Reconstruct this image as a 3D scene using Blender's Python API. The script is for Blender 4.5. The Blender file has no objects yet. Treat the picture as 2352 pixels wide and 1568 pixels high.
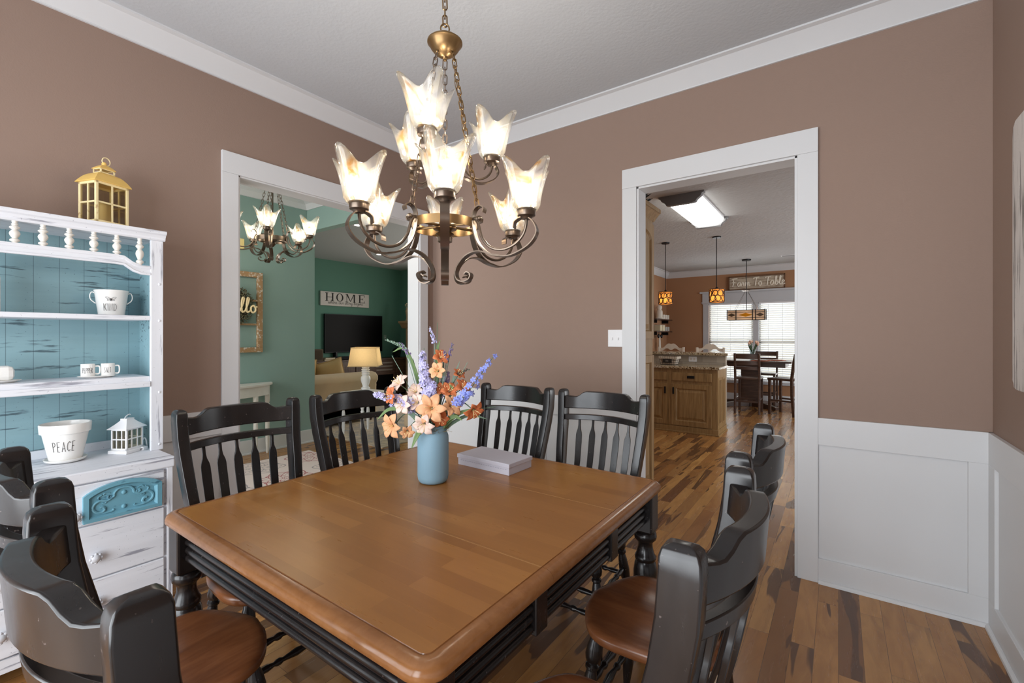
import bpy, bmesh, math, random
from math import sin, cos, pi, radians
from mathutils import Vector, Matrix
random.seed(7)
sc = bpy.context.scene
COL = sc.collection

# ---------------------------------------------------------------- camera, world, exposure
YAW = radians(35.65)
cam = bpy.data.cameras.new('camera'); cam.sensor_width = 36; cam.lens = 16.0
cam.shift_y = -12 / 2352; cam.clip_start = .02; cam.clip_end = 60
camo = bpy.data.objects.new('camera', cam); COL.objects.link(camo)
camo.location = (0, 0, 1.39); camo.rotation_euler = (pi / 2, 0, YAW)
sc.camera = camo
sc.view_settings.view_transform = 'Standard'; sc.view_settings.look = 'None'
sc.view_settings.gamma = 1; sc.view_settings.use_curve_mapping = False
sc.view_settings.exposure = 0.3
sc.cycles.transparent_max_bounces = 24
sc.cycles.max_bounces = 10; sc.cycles.diffuse_bounces = 5
sc.cycles.sample_clamp_indirect = 6
world = bpy.data.worlds.new('world'); sc.world = world; world.use_nodes = True
bg = world.node_tree.nodes['Background']
bg.inputs[0].default_value = (.86, .93, 1, 1); bg.inputs[1].default_value = .95

def area(name, loc, rot, sx, sy, watts, col=(1, 1, 1)):
    l = bpy.data.lights.new(name, 'AREA'); l.shape = 'RECTANGLE'; l.size = sx; l.size_y = sy
    l.energy = watts; l.color = col
    o = bpy.data.objects.new(name, l); COL.objects.link(o); o.location = loc; o.rotation_euler = rot
    return o
# daylight at the rear and kitchen windows; added fills for the other rooms
area('daylight_rear_window', (-1.3, -1.9, 1.25), (radians(90), 0, 0), 3.3, 2.3, 150, (.90, .95, 1))
area('fill_light_foyer', (-4.5, -1.2, 1.6), (radians(90), 0, 0), 1.8, 2.4, 58, (1, .98, .95))  # added fill lamp at the open, unseen end of the foyer
area('fill_light_living', (-5.6, 7.9, 1.6), (radians(-90), 0, 0), 3.0, 1.8, 46, (1, .96, .9))  # added fill lamp for the living room, out of view, no window built
area('daylight_kitchen_window', (-1.43, 11.6, 1.35), (radians(-90), 0, 0), 1.9, 1.7, 42, (1, 1, 1))
area('fill_light_kitchen_side', (2.6, 7.2, 1.5), (0, radians(90), 0), 2.2, 2.4, 60, (1, 1, 1))  # added fill lamp hanging free on the unseen kitchen side, no door

# ---------------------------------------------------------------- materials
def lin(c):
    return tuple(((v / 255) / 12.92 if v <= 10.3 else (((v / 255) + .055) / 1.055) ** 2.4) for v in c) + (1,)
class NT:
    def __init__(s, name):
        s.m = bpy.data.materials.new(name); s.m.use_nodes = True
        s.t = s.m.node_tree; s.t.nodes.clear()
        s.out = s.n('ShaderNodeOutputMaterial')
        s.tc = None
    def n(s, typ, **kw):
        nd = s.t.nodes.new(typ)
        for k, v in kw.items(): setattr(nd, k, v)
        return nd
    def l(s, a, b): s.t.links.new(a, b)
    def coord(s, scale=(1, 1, 1), rot=(0, 0, 0), kind='Object'):
        if not s.tc: s.tc = s.n('ShaderNodeTexCoord')
        mp = s.n('ShaderNodeMapping'); s.l(s.tc.outputs[kind], mp.inputs[0])
        mp.inputs['Scale'].default_value = scale; mp.inputs['Rotation'].default_value = rot
        return mp.outputs[0]
    def noise(s, vec, scale=5, detail=3, rough=.5, w=None, dist=0):
        nd = s.n('ShaderNodeTexNoise')
        if w is not None:
            nd.noise_dimensions = '4D'; s.l(w, nd.inputs['W'])
        s.l(vec, nd.inputs['Vector']); nd.inputs['Scale'].default_value = scale
        nd.inputs['Detail'].default_value = detail; nd.inputs['Roughness'].default_value = rough
        nd.inputs['Distortion'].default_value = dist
        return nd.outputs['Fac']
    def ramp(s, fac, stops, interp='LINEAR'):
        r = s.n('ShaderNodeValToRGB'); s.l(fac, r.inputs[0]); cr = r.color_ramp; cr.interpolation = interp
        cr.elements[0].position, cr.elements[0].color = stops[0]
        cr.elements[1].position, cr.elements[1].color = stops[-1]
        for p, c in stops[1:-1]:
            e = cr.elements.new(p); e.color = c
        return r.outputs[0]
    def mix(s, fac, a, b, mode='MIX'):
        m = s.n('ShaderNodeMix', data_type='RGBA', blend_type=mode)
        for sock, v in ((m.inputs[0], fac), (m.inputs[6], a), (m.inputs[7], b)):
            if isinstance(v, (int, float, tuple)): sock.default_value = v
            else: s.l(v, sock)
        return m.outputs[2]
    def math(s, op, a, b=0.0):
        m = s.n('ShaderNodeMath', operation=op)
        for sock, v in ((m.inputs[0], a), (m.inputs[1], b)):
            if isinstance(v, (int, float)): sock.default_value = v
            else: s.l(v, sock)
        return m.outputs[0]
    def bump(s, h, strength=.2, dist=.002):
        b = s.n('ShaderNodeBump'); b.inputs['Strength'].default_value = strength
        b.inputs['Distance'].default_value = dist; s.l(h, b.inputs['Height'])
        return b.outputs[0]
    def bsdf(s, col, rough=.5, metal=0, normal=None, **kw):
        p = s.n('ShaderNodeBsdfPrincipled')
        if isinstance(col, tuple): p.inputs['Base Color'].default_value = col
        else: s.l(col, p.inputs['Base Color'])
        if isinstance(rough, (int, float)): p.inputs['Roughness'].default_value = rough
        else: s.l(rough, p.inputs['Roughness'])
        p.inputs['Metallic'].default_value = metal
        if normal: s.l(normal, p.inputs['Normal'])
        for k, v in kw.items(): p.inputs[k].default_value = v
        s.l(p.outputs[0], s.out.inputs[0])
        return p
W1 = (1, 1, 1, 1); B0 = (0, 0, 0, 1)
def mul(c, k): return tuple(min(1, v * k) for v in c[:3]) + (1,)

def plain(name, rgb, rough=.5, metal=0, var=.08, scale=8, bump=0, bscale=60, **kw):
    t = NT(name); c = lin(rgb); v = t.coord()
    f = t.noise(v, scale, 4)
    col = t.mix(f, mul(c, 1 - var), mul(c, 1 + var))
    nm = t.bump(t.noise(v, bscale, 3), bump, .003) if bump else None
    t.bsdf(col, rough, metal, nm, **kw)
    return t.m

def distressed(name, rgb, under, grain=(3, 60, 60), amount=.62, rough=.55, planks=0):
    t = NT(name); c = lin(rgb); u = lin(under)
    v = t.coord(grain)
    f = t.noise(v, 1, 5, .62); f2 = t.noise(t.coord(), 4, 3)
    msk = t.math('ADD', f, t.math('MULTIPLY', t.math('SUBTRACT', f2, .5), .35))
    m = t.ramp(msk, [(amount, B0), (amount + .07, W1)])
    base = t.mix(t.noise(t.coord((grain[0] * .6, grain[1] * .5, grain[2] * .5)), 1, 3), mul(c, .86), mul(c, 1.06))
    col = t.mix(t.math('MULTIPLY', m, .75), base, u)
    spk = t.ramp(t.noise(t.coord(), 130, 1), [(.74, B0), (.78, W1)])
    col = t.mix(t.math('MULTIPLY', spk, .6), col, u)
    nm = t.bump(f, .25, .002)
    if planks:
        sx = t.n('ShaderNodeSeparateXYZ'); t.l(t.coord(), sx.inputs[0])
        fr = t.math('FRACT', t.math('DIVIDE', sx.outputs[1], planks))
        ln = t.math('LESS_THAN', t.math('ABSOLUTE', t.math('SUBTRACT', fr, .5)), .012)
        col = t.mix(t.math('MULTIPLY', ln, .55), col, u)
    t.bsdf(col, rough, 0, nm)
    return t.m

def wood(name, cols, grain, rough=.35, scale=1, coat=0.0, contrast=1, bump=.05):
    t = NT(name); v = t.coord(grain)
    f = t.noise(v, scale, 6, .6, dist=.4)
    stops = [(.3 + .4 * i / (len(cols) - 1), lin(c)) for i, c in enumerate(cols)]
    col = t.ramp(f, stops)
    t.bsdf(col, rough, 0, t.bump(f, bump, .002), **({'Coat Weight': coat, 'Coat Roughness': .12} if coat else {}))
    return t.m

def plank_floor(name):
    t = NT(name)
    v = t.coord((1, 1, 1), (0, 0, radians(90)))
    def brick(sc_off):
        b = t.n('ShaderNodeTexBrick'); t.l(v, b.inputs['Vector'])
        b.inputs['Color1'].default_value = B0; b.inputs['Color2'].default_value = W1
        b.inputs['Mortar'].default_value = (.5, .5, .5, 1)
        b.inputs['Scale'].default_value = 1; b.inputs['Mortar Size'].default_value = .0009
        b.inputs['Mortar Smooth'].default_value = .3
        b.inputs['Brick Width'].default_value = .72; b.inputs['Row Height'].default_value = .088
        b.offset = .37; b.offset_frequency = 2; b.squash = 1.35; b.squash_frequency = 3
        return b
    b = brick(0)
    sp = t.n('ShaderNodeSeparateColor'); t.l(b.outputs['Color'], sp.inputs[0])
    rnd = sp.outputs[0]
    w = t.math('MULTIPLY', rnd, 37.0)
    base = t.ramp(rnd, [(0, lin((192, 140, 80))), (.2, lin((158, 108, 60))), (.4, lin((206, 156, 92))), (.58, lin((118, 78, 46))),
                        (.72, lin((184, 132, 74))), (.88, lin((104, 66, 40))), (1, lin((210, 160, 98)))])
    g = t.noise(t.coord((26, 2.2, 1)), 1, 5, .6, w=w, dist=.6)
    lv = t.noise(t.coord((12, 2.6, 1)), 1, 4, .6, w=w, dist=1.5)
    base = t.mix(t.ramp(lv, [(.40, B0), (.68, (.5, .5, .5, 1))]), base, lin((124, 78, 42)))
    base = t.mix(t.math('MULTIPLY', g, .34), base, lin((136, 96, 58)))
    big = t.noise(t.coord((6.5, .85, 1)), 1, 2.5, .5, w=w, dist=1.6)
    heart = t.ramp(big, [(.555, B0), (.575, W1)])
    heart = t.math('MULTIPLY', heart, t.ramp(rnd, [(.30, B0), (.34, W1), (.97, W1), (1, W1)]))
    dark = t.mix(g, lin((62, 40, 27)), lin((108, 72, 47)))
    col = t.mix(t.math('MULTIPLY', heart, .92), base, dark)
    kn = t.ramp(t.noise(t.coord((14, 5, 1)), 1, 1), [(.78, B0), (.82, W1)])
    col = t.mix(t.math('MULTIPLY', kn, .7), col, lin((60, 36, 22)))
    col = t.mix(t.math('MULTIPLY', b.outputs['Fac'], .75), col, lin((52, 36, 25)))
    hgt = t.math('SUBTRACT', t.math('MULTIPLY', t.noise(t.coord((10, 2, 1)), 1, 2), .4), b.outputs['Fac'])
    rg = t.math('ADD', t.math('MULTIPLY', g, .14), .19)
    t.bsdf(col, rg, 0, t.bump(hgt, .12, .003))
    return t.m

def strip_top(name):            # butcher-block table top, strips along X
    t = NT(name); v = t.coord()
    b = t.n('ShaderNodeTexBrick'); t.l(v, b.inputs['Vector'])
    b.inputs['Color1'].default_value = B0; b.inputs['Color2'].default_value = W1; b.inputs['Mortar'].default_value = (.5, .5, .5, 1)
    b.inputs['Scale'].default_value = 1; b.inputs['Mortar Size'].default_value = .0004
    b.inputs['Brick Width'].default_value = .42; b.inputs['Row Height'].default_value = .058; b.offset = .43
    sp = t.n('ShaderNodeSeparateColor'); t.l(b.outputs['Color'], sp.inputs[0])
    g = t.noise(t.coord((5, 60, 60)), 1, 5, .6, w=t.math('MULTIPLY', sp.outputs[0], 20.0))
    c = t.ramp(sp.outputs[0], [(0, lin((156, 104, 50))), (.5, lin((172, 118, 60))), (1, lin((148, 97, 46)))])
    c = t.mix(t.math('MULTIPLY', g, .34), c, lin((116, 70, 34)))
    f = t.noise(v, 2.2, 3)
    c = t.mix(t.ramp(f, [(.45, B0), (.7, (.5, .5, .5, 1))]), c, lin((178, 128, 60)))
    sxy = t.n('ShaderNodeSeparateXYZ'); t.l(v, sxy.inputs[0])
    for sy in (-.2455, .2515):
        ln = t.math('LESS_THAN', t.math('ABSOLUTE', t.math('SUBTRACT', sxy.outputs[1], sy)), .0022)
        c = t.mix(t.math('MULTIPLY', ln, .6), c, lin((214, 168, 112)))
    scr = t.ramp(t.noise(t.coord((30, 9, 9), (0, 0, .6)), 1, 2), [(.80, B0), (.83, W1)])
    c = t.mix(t.math('MULTIPLY', scr, .0), c, lin((206, 160, 104)))
    t.bsdf(c, t.math('ADD', t.math('MULTIPLY', g, .1), .24), 0, t.bump(g, .04, .001))
    return t.m

def black_paint(name):
    t = NT(name); v = t.coord()
    f = t.noise(t.coord((30, 30, 6)), 1, 5, .65)
    c = t.mix(f, lin((17, 15, 15)), lin((36, 31, 30)))
    ed = t.ramp(t.noise(v, 90, 2), [(.70, B0), (.76, W1)])
    c = t.mix(t.math('MULTIPLY', ed, .45), c, lin((120, 108, 104)))
    t.bsdf(c, t.math('ADD', t.math('MULTIPLY', f, .16), .17), 0, t.bump(f, .05, .001))
    return t.m

def shade_glass(name, amber=(222, 170, 84)):
    t = NT(name); v = t.coord((9, 9, 5))
    f = t.noise(v, 1.6, 4, .6, dist=1.5)
    tint = t.ramp(f, [(.36, lin((252, 253, 255))), (.56, lin((250, 243, 226))), (.67, lin(amber))])
    tr = t.n('ShaderNodeBsdfTransparent'); t.l(t.mix(.5, tint, W1), tr.inputs[0])
    tl = t.n('ShaderNodeBsdfTranslucent'); t.l(tint, tl.inputs[0])
    df = t.n('ShaderNodeBsdfDiffuse'); t.l(tint, df.inputs[0])
    gl = t.n('ShaderNodeBsdfGlossy'); gl.inputs['Roughness'].default_value = .12
    m1 = t.n('ShaderNodeMixShader'); m1.inputs[0].default_value = .45; t.l(tl.outputs[0], m1.inputs[1]); t.l(df.outputs[0], m1.inputs[2])
    m2 = t.n('ShaderNodeMixShader'); t.l(t.math('SUBTRACT', t.math('MULTIPLY', f, .26), .055), m2.inputs[0]); t.l(tr.outputs[0], m2.inputs[1]); t.l(m1.outputs[0], m2.inputs[2])
    fr = t.n('ShaderNodeFresnel'); fr.inputs[0].default_value = 1.5
    m3 = t.n('ShaderNodeMixShader'); t.l(t.math('MULTIPLY', fr.outputs[0], .7), m3.inputs[0]); t.l(m2.outputs[0], m3.inputs[1]); t.l(gl.outputs[0], m3.inputs[2])
    t.l(m3.outputs[0], t.out.inputs[0])
    return t.m

def clear_glass(name, tint=(235, 240, 240), gloss=.5):
    t = NT(name)
    tr = t.n('ShaderNodeBsdfTransparent'); tr.inputs[0].default_value = lin(tint)
    gl = t.n('ShaderNodeBsdfGlossy'); gl.inputs['Roughness'].default_value = .04
    fr = t.n('ShaderNodeFresnel'); fr.inputs[0].default_value = 1.45
    m = t.n('ShaderNodeMixShader'); t.l(t.math('MULTIPLY', fr.outputs[0], gloss), m.inputs[0]); t.l(tr.outputs[0], m.inputs[1]); t.l(gl.outputs[0], m.inputs[2])
    t.l(m.outputs[0], t.out.inputs[0])
    return t.m

def emit(name, rgb, strength):
    t = NT(name); e = t.n('ShaderNodeEmission'); e.inputs[0].default_value = lin(rgb); e.inputs[1].default_value = strength
    t.l(e.outputs[0], t.out.inputs[0]); return t.m

def granite(name):
    t = NT(name); v = t.coord()
    f = t.noise(v, 48, 2, .6); f2 = t.noise(v, 26, 2, .6)
    c = t.ramp(f, [(.3, lin((30, 24, 18))), (.44, lin((120, 96, 66))), (.54, lin((206, 190, 160))), (.66, lin((90, 70, 48)))])
    c = t.mix(t.ramp(f2, [(.56, B0), (.62, W1)]), c, lin((190, 178, 152)))
    t.bsdf(c, .12); return t.m

def tile(name):
    t = NT(name); v = t.coord((1, 1, 1), (radians(90), 0, 0))
    b = t.n('ShaderNodeTexBrick'); t.l(v, b.inputs['Vector'])
    b.inputs['Color1'].default_value = lin((150, 140, 126)); b.inputs['Color2'].default_value = lin((176, 166, 150)); b.inputs['Mortar'].default_value = lin((120, 112, 102))
    b.inputs['Scale'].default_value = 1; b.inputs['Mortar Size'].default_value = .002; b.inputs['Brick Width'].default_value = .2; b.inputs['Row Height'].default_value = .09
    t.bsdf(b.outputs[0], .4); return t.m

M = {}
M['wall'] = plain('brown_wall_paint', (146, 123, 110), .75, var=.02, scale=2, bump=.18, bscale=160)
M['ceil'] = plain('ceiling_paint', (192, 195, 199), .9, var=.02, bump=.5, bscale=55)
M['kceil'] = plain('popcorn_ceiling', (188, 190, 192), .9, var=.05, bump=2.2, bscale=26)
M['trim'] = plain('white_trim_paint', (213, 214, 216), .42, var=.015, scale=3)
M['green'] = plain('green_wall_paint', (142, 168, 161), .8, var=.02, scale=2, bump=.12, bscale=160)
M['dgreen'] = plain('deep_green_wall_paint', (98, 142, 126), .8, var=.02, scale=2, bump=.12, bscale=160)
M['orange'] = plain('terracotta_wall_paint', (168, 124, 90), .8, var=.03, scale=2, bump=.12, bscale=160)
M['floor'] = plank_floor('hardwood_planks')
M['black'] = black_paint('black_paint')
M['seat'] = wood('brown_seat_wood', [(104, 62, 37), (118, 72, 43), (132, 83, 51)], (26, 5, 26), .26, 1)
M['top'] = strip_top('table_top_wood')
M['edge'] = wood('table_edge_wood', [(138, 90, 50), (146, 97, 56), (154, 105, 63)], (30, 30, 60), .2)
M['bronze'] = plain('bronze_metal', (112, 98, 86), .32, .85, var=.15)
M['brass'] = plain('aged_gold_metal', (132, 106, 72), .32, .9, var=.15)
M['shade'] = shade_glass('amber_swirl_glass')
M['bulb'] = emit('lit_bulb', (255, 244, 224), 6)
M['hutch'] = distressed('distressed_white', (226, 228, 234), (120, 120, 134), (40, 2.4, 50), .565)
M['hutchv'] = distressed('distressed_white_upright', (226, 228, 234), (120, 120, 134), (40, 50, 2.4), .57)
M['teal'] = distressed('distressed_teal', (138, 172, 180), (40, 56, 66), (40, 5, 60), .60, planks=.09)
M['teal2'] = distressed('carved_teal', (106, 160, 178), (40, 84, 104), (30, 12, 30), .63)
M['ceramic'] = plain('white_ceramic', (236, 234, 230), .15, var=.01)
M['ink'] = plain('grey_lettering', (104, 100, 98), .6)
M['white'] = plain('white_paint', (232, 232, 234), .4, var=.02)
M['knobwhite'] = plain('worn_knob_paint', (196, 197, 202), .5, var=.12, scale=60)
M['oldwhite'] = distressed('worn_white', (226, 222, 214), (120, 100, 80), (20, 20, 20), .66)
M['gold'] = distressed('golden_lit_white_metal', (246, 228, 176), (176, 132, 72), (24, 24, 24), .62, .45)  # worn white metal with golden lamplight put into its colour
M['litroof'] = plain('golden_lit_roof_metal', (240, 200, 112), .35, .15)  # lantern roof coloured golden in place of warm light on it
M['pane'] = clear_glass('clear_pane', (236, 232, 222))
M['glass'] = clear_glass('clear_glass')
M['darkwood'] = wood('dark_stained_wood', [(54, 36, 28), (74, 51, 39), (90, 66, 52)], (4, 4, 40), .35)
M['oak'] = wood('oak_cabinet', [(122, 94, 58), (146, 116, 74), (164, 134, 90)], (40, 40, 3), .4)
M['granite'] = granite('granite_top'); M['tile'] = tile('stone_tile')
M['blackm'] = plain('black_metal', (26, 26, 28), .4, .6)
M['screen'] = plain('dark_screen', (2, 2, 3), .35, var=.01, **{'Specular IOR Level': .08})
M['jar'] = plain('matte_blue_paint', (134, 168, 186), .6, var=.04, scale=14)
M['sofa'] = plain('tan_sofa_fabric', (204, 180, 148), .9, bump=.3, bscale=220)
M['cush'] = plain('mustard_cushion_fabric', (186, 154, 104), .9, bump=.3, bscale=160)
M['linen'] = plain('linen_shade', (206, 176, 128), .9, bump=.3, bscale=300)
M['tan'] = plain('tan_stone', (186, 152, 116), .7)

# ---------------------------------------------------------------- mesh helpers
class MB:
    def __init__(s): s.v = []; s.f = []; s.sm = []
    def add(s, vs, fs, smooth=False, mtx=None):
        o = len(s.v)
        s.v += [tuple(mtx @ Vector(p)) for p in vs] if mtx else [tuple(p) for p in vs]
        s.f += [tuple(i + o for i in f) for f in fs]; s.sm += [smooth] * len(fs)
        return s
    def box(s, x0, x1, y0, y1, z0, z1, mtx=None):
        v = [(x, y, z) for z in (z0, z1) for y in (y0, y1) for x in (x0, x1)]
        return s.add(v, [(0, 2, 3, 1), (4, 5, 7, 6), (0, 1, 5, 4), (2, 6, 7, 3), (0, 4, 6, 2), (1, 3, 7, 5)], mtx=mtx)
    def prism(s, pts, a, b, axis='z', mtx=None, smooth=False):
        """closed 2D outline extruded from a to b along axis (x: pts=(y,z), y: pts=(x,z), z: pts=(x,y))"""
        def p3(p, t): return {'x': (t, p[0], p[1]), 'y': (p[0], t, p[1]), 'z': (p[0], p[1], t)}[axis]
        n = len(pts); v = [p3(p, a) for p in pts] + [p3(p, b) for p in pts]
        f = [tuple(range(n - 1, -1, -1)), tuple(range(n, 2 * n))] + [(i, (i + 1) % n, n + (i + 1) % n, n + i) for i in range(n)]
        return s.add(v, f, smooth, mtx)
    def lathe(s, prof, seg=20, mtx=None, cap=True, fn=None):
        v = []; f = []
        for r, z in prof:
            for i in range(seg):
                t = 2 * pi * i / seg
                v.append((r * cos(t), r * sin(t), z))
        n = len(prof)
        for j in range(n - 1):
            for i in range(seg):
                f.append((j * seg + i, j * seg + (i + 1) % seg, (j + 1) * seg + (i + 1) % seg, (j + 1) * seg + i))
        if cap:
            if prof[0][0] > 1e-5: f.append(tuple(range(seg - 1, -1, -1)))
            if prof[-1][0] > 1e-5: f.append(tuple((n - 1) * seg + i for i in range(seg)))
        if fn: v = [fn(p) for p in v]
        return s.add(v, f, True, mtx)
    def between(s, prof, p0, p1, seg=14):
        """lathe profile (r, t in 0..1) along the axis p0-p1"""
        p0 = Vector(p0); p1 = Vector(p1); d = p1 - p0; L = d.length
        m = Matrix.Translation(p0) @ d.to_track_quat('Z', 'Y').to_matrix().to_4x4()
        return s.lathe([(r, t * L) for r, t in prof], seg, m)
    def sweep(s, path, sect, up=None, closed=False, smooth=True, caps=True, scale=None):
        """sweep 2D section (a,b) along a path; a is across (up x tangent), b along up"""
        P = [Vector(p) for p in path]; n = len(P); k = len(sect); v = []; f = []
        nrm = None
        for i in range(n):
            a = P[i - 1] if (i > 0 or closed) else P[i]; b = P[(i + 1) % n] if (i < n - 1 or closed) else P[i]
            t = (b - a)
            if t.length < 1e-9: t = Vector((0, 0, 1))
            t.normalize()
            if up is not None: u = Vector(up); u = u - t * u.dot(t)
            elif nrm is None:
                u = Vector((0, 0, 1)) if abs(t.z) < .9 else Vector((1, 0, 0)); u = u - t * u.dot(t)
            else: u = nrm - t * nrm.dot(t)
            if u.length < 1e-6: u = t.orthogonal()
            u.normalize(); nrm = u; w = u.cross(t)
            sc_ = scale[i] if scale else 1
            for (x, y) in sect: v.append(P[i] + w * x * sc_ + u * y * sc_)
        for i in range(n if closed else n - 1):
            j = (i + 1) % n
            for q in range(k): f.append((i * k + q, j * k + q, j * k + (q + 1) % k, i * k + (q + 1) % k))
        if caps and not closed: f += [tuple(range(k)), tuple((n - 1) * k + q for q in range(k - 1, -1, -1))]
        return s.add(v, f, smooth)
    def tube(s, path, r, seg=6, closed=False, scale=None):
        return s.sweep(path, [(r * cos(2 * pi * i / seg), r * sin(2 * pi * i / seg)) for i in range(seg)], None, closed, True, True, scale)
    def ribbon(s, path, width, thick, side):
        """flat strip whose width runs along the fixed vector `side`"""
        a, b = thick / 2, width / 2
        return s.sweep(path, [(-a, -b), (a, -b), (a, b), (-a, b)], side, False, True)
    def ball(s, c, r, seg=12, rings=8, sq=(1, 1, 1)):
        pr = [(r * sin(pi * i / rings), -r * cos(pi * i / rings)) for i in range(rings + 1)]
        pr[0] = (1e-6, -r); pr[-1] = (1e-6, r)
        return s.lathe(pr, seg, Matrix.Translation(c) @ Matrix.Diagonal((*sq, 1)))
    def grid(s, fn, nu, nv, smooth=True, closeu=False, mtx=None):
        v = [fn(i / nu, j / nv) for j in range(nv + 1) for i in range(nu + (0 if closeu else 1))]
        w = nu if closeu else nu + 1; f = []
        for j in range(nv):
            for i in range(nu): f.append((j * w + i, j * w + (i + 1) % w, (j + 1) * w + (i + 1) % w, (j + 1) * w + i))
        return s.add(v, f, smooth, mtx)
    def build(s, name, m, parent=None, loc=None, rotz=0, bevel=0, angle=40, solid=0, flip=True, sub=0):
        me = bpy.data.meshes.new(name); me.from_pydata([tuple(p) for p in s.v], [], s.f)
        me.polygons.foreach_set('use_smooth', s.sm); me.update()
        if flip:
            b = bmesh.new(); b.from_mesh(me); bmesh.ops.recalc_face_normals(b, faces=b.faces); b.to_mesh(me); b.free()
        if any(s.sm): me.set_sharp_from_angle(angle=radians(angle))
        me.materials.append(m if not isinstance(m, str) else M[m])
        o = bpy.data.objects.new(name, me); COL.objects.link(o)
        if parent: o.parent = parent
        if loc: o.location = loc
        if rotz: o.rotation_euler.z = rotz
        if bevel:
            bv = o.modifiers.new('bevel', 'BEVEL'); bv.width = bevel; bv.segments = 2; bv.limit_method = 'ANGLE'; bv.angle_limit = radians(50)
        if solid:
            sd = o.modifiers.new('solid', 'SOLIDIFY'); sd.thickness = solid; sd.offset = 0
        if sub:
            ss = o.modifiers.new('sub', 'SUBSURF'); ss.levels = sub; ss.render_levels = sub
        return o

def tag(o, label, cat, group=None):
    o['label'] = label; o['category'] = cat
    if group: o['group'] = group
    return o
def root(name, loc, label, cat, rotz=0, group=None):
    o = bpy.data.objects.new(name, None); COL.objects.link(o); o.location = loc; o.rotation_euler.z = rotz
    o.empty_display_size = .1
    return tag(o, label, cat, group)
def struct(name, mb, m, **kw):
    o = mb.build(name, m, **kw); o['kind'] = 'structure'; return o
def copy_tree(o, parent=None):
    c = o.copy(); COL.objects.link(c)
    if parent: c.parent = parent
    for ch in list(o.children): copy_tree(ch, c)
    return c
def box(x0, x1, y0, y1, z0, z1): return MB().box(x0, x1, y0, y1, z0, z1)
def smooth_path(pts, n=5):
    """Catmull-Rom through the points"""
    P = [Vector(p) for p in pts]; out = []
    for i in range(len(P) - 1):
        a = P[i - 1] if i else P[0] * 2 - P[1]; b = P[i]; c = P[i + 1]; d = P[i + 2] if i + 2 < len(P) else P[-1] * 2 - P[-2]
        for k in range(n):
            t = k / n
            out.append(.5 * ((2 * b) + (c - a) * t + (2 * a - 5 * b + 4 * c - d) * t * t + (3 * b - a - 3 * c + d) * t ** 3))
    out.append(P[-1]); return out

# hand-drawn stroke lettering: each glyph is (advance, [strokes])
SKINNY = {
 'K': (.34, [[(0, 0), (0, 1)], [(.28, 1), (.02, .45)], [(.08, .55), (.3, 0)]]), 'I': (.12, [[(.03, 0), (.03, 1)]]),
 'N': (.36, [[(0, 0), (0, 1), (.28, 0), (.28, 1)]]), 'D': (.36, [[(0, 0), (0, 1), (.16, .95), (.28, .7), (.28, .3), (.16, .05), (0, 0)]]),
 'P': (.32, [[(0, 0), (0, 1), (.16, .98), (.24, .8), (.18, .6), (0, .52)]]), 'E': (.3, [[(.22, 1), (0, 1), (0, 0), (.22, 0)], [(0, .52), (.18, .52)]]),
 'A': (.36, [[(0, 0), (.15, 1), (.3, 0)], [(.05, .3), (.25, .3)]]), 'C': (.34, [[(.27, .85), (.17, 1), (.05, .85), (0, .5), (.05, .15), (.17, 0), (.27, .15)]]),
 'R': (.32, [[(0, 0), (0, 1), (.16, .98), (.24, .8), (.18, .6), (0, .52)], [(.08, .52), (.26, 0)]]),
 'S': (.32, [[(.24, .88), (.13, 1), (.02, .85), (.05, .62), (.2, .42), (.23, .15), (.12, 0), (0, .12)]]), 'L': (.28, [[(0, 1), (0, 0), (.22, 0)]]), 'T': (.34, [[(0, 1), (.3, 1)], [(.15, 1), (.15, 0)]]),
 'X': (.34, [[(0, 0), (.28, 1)], [(0, 1), (.28, 0)]])}
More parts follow.
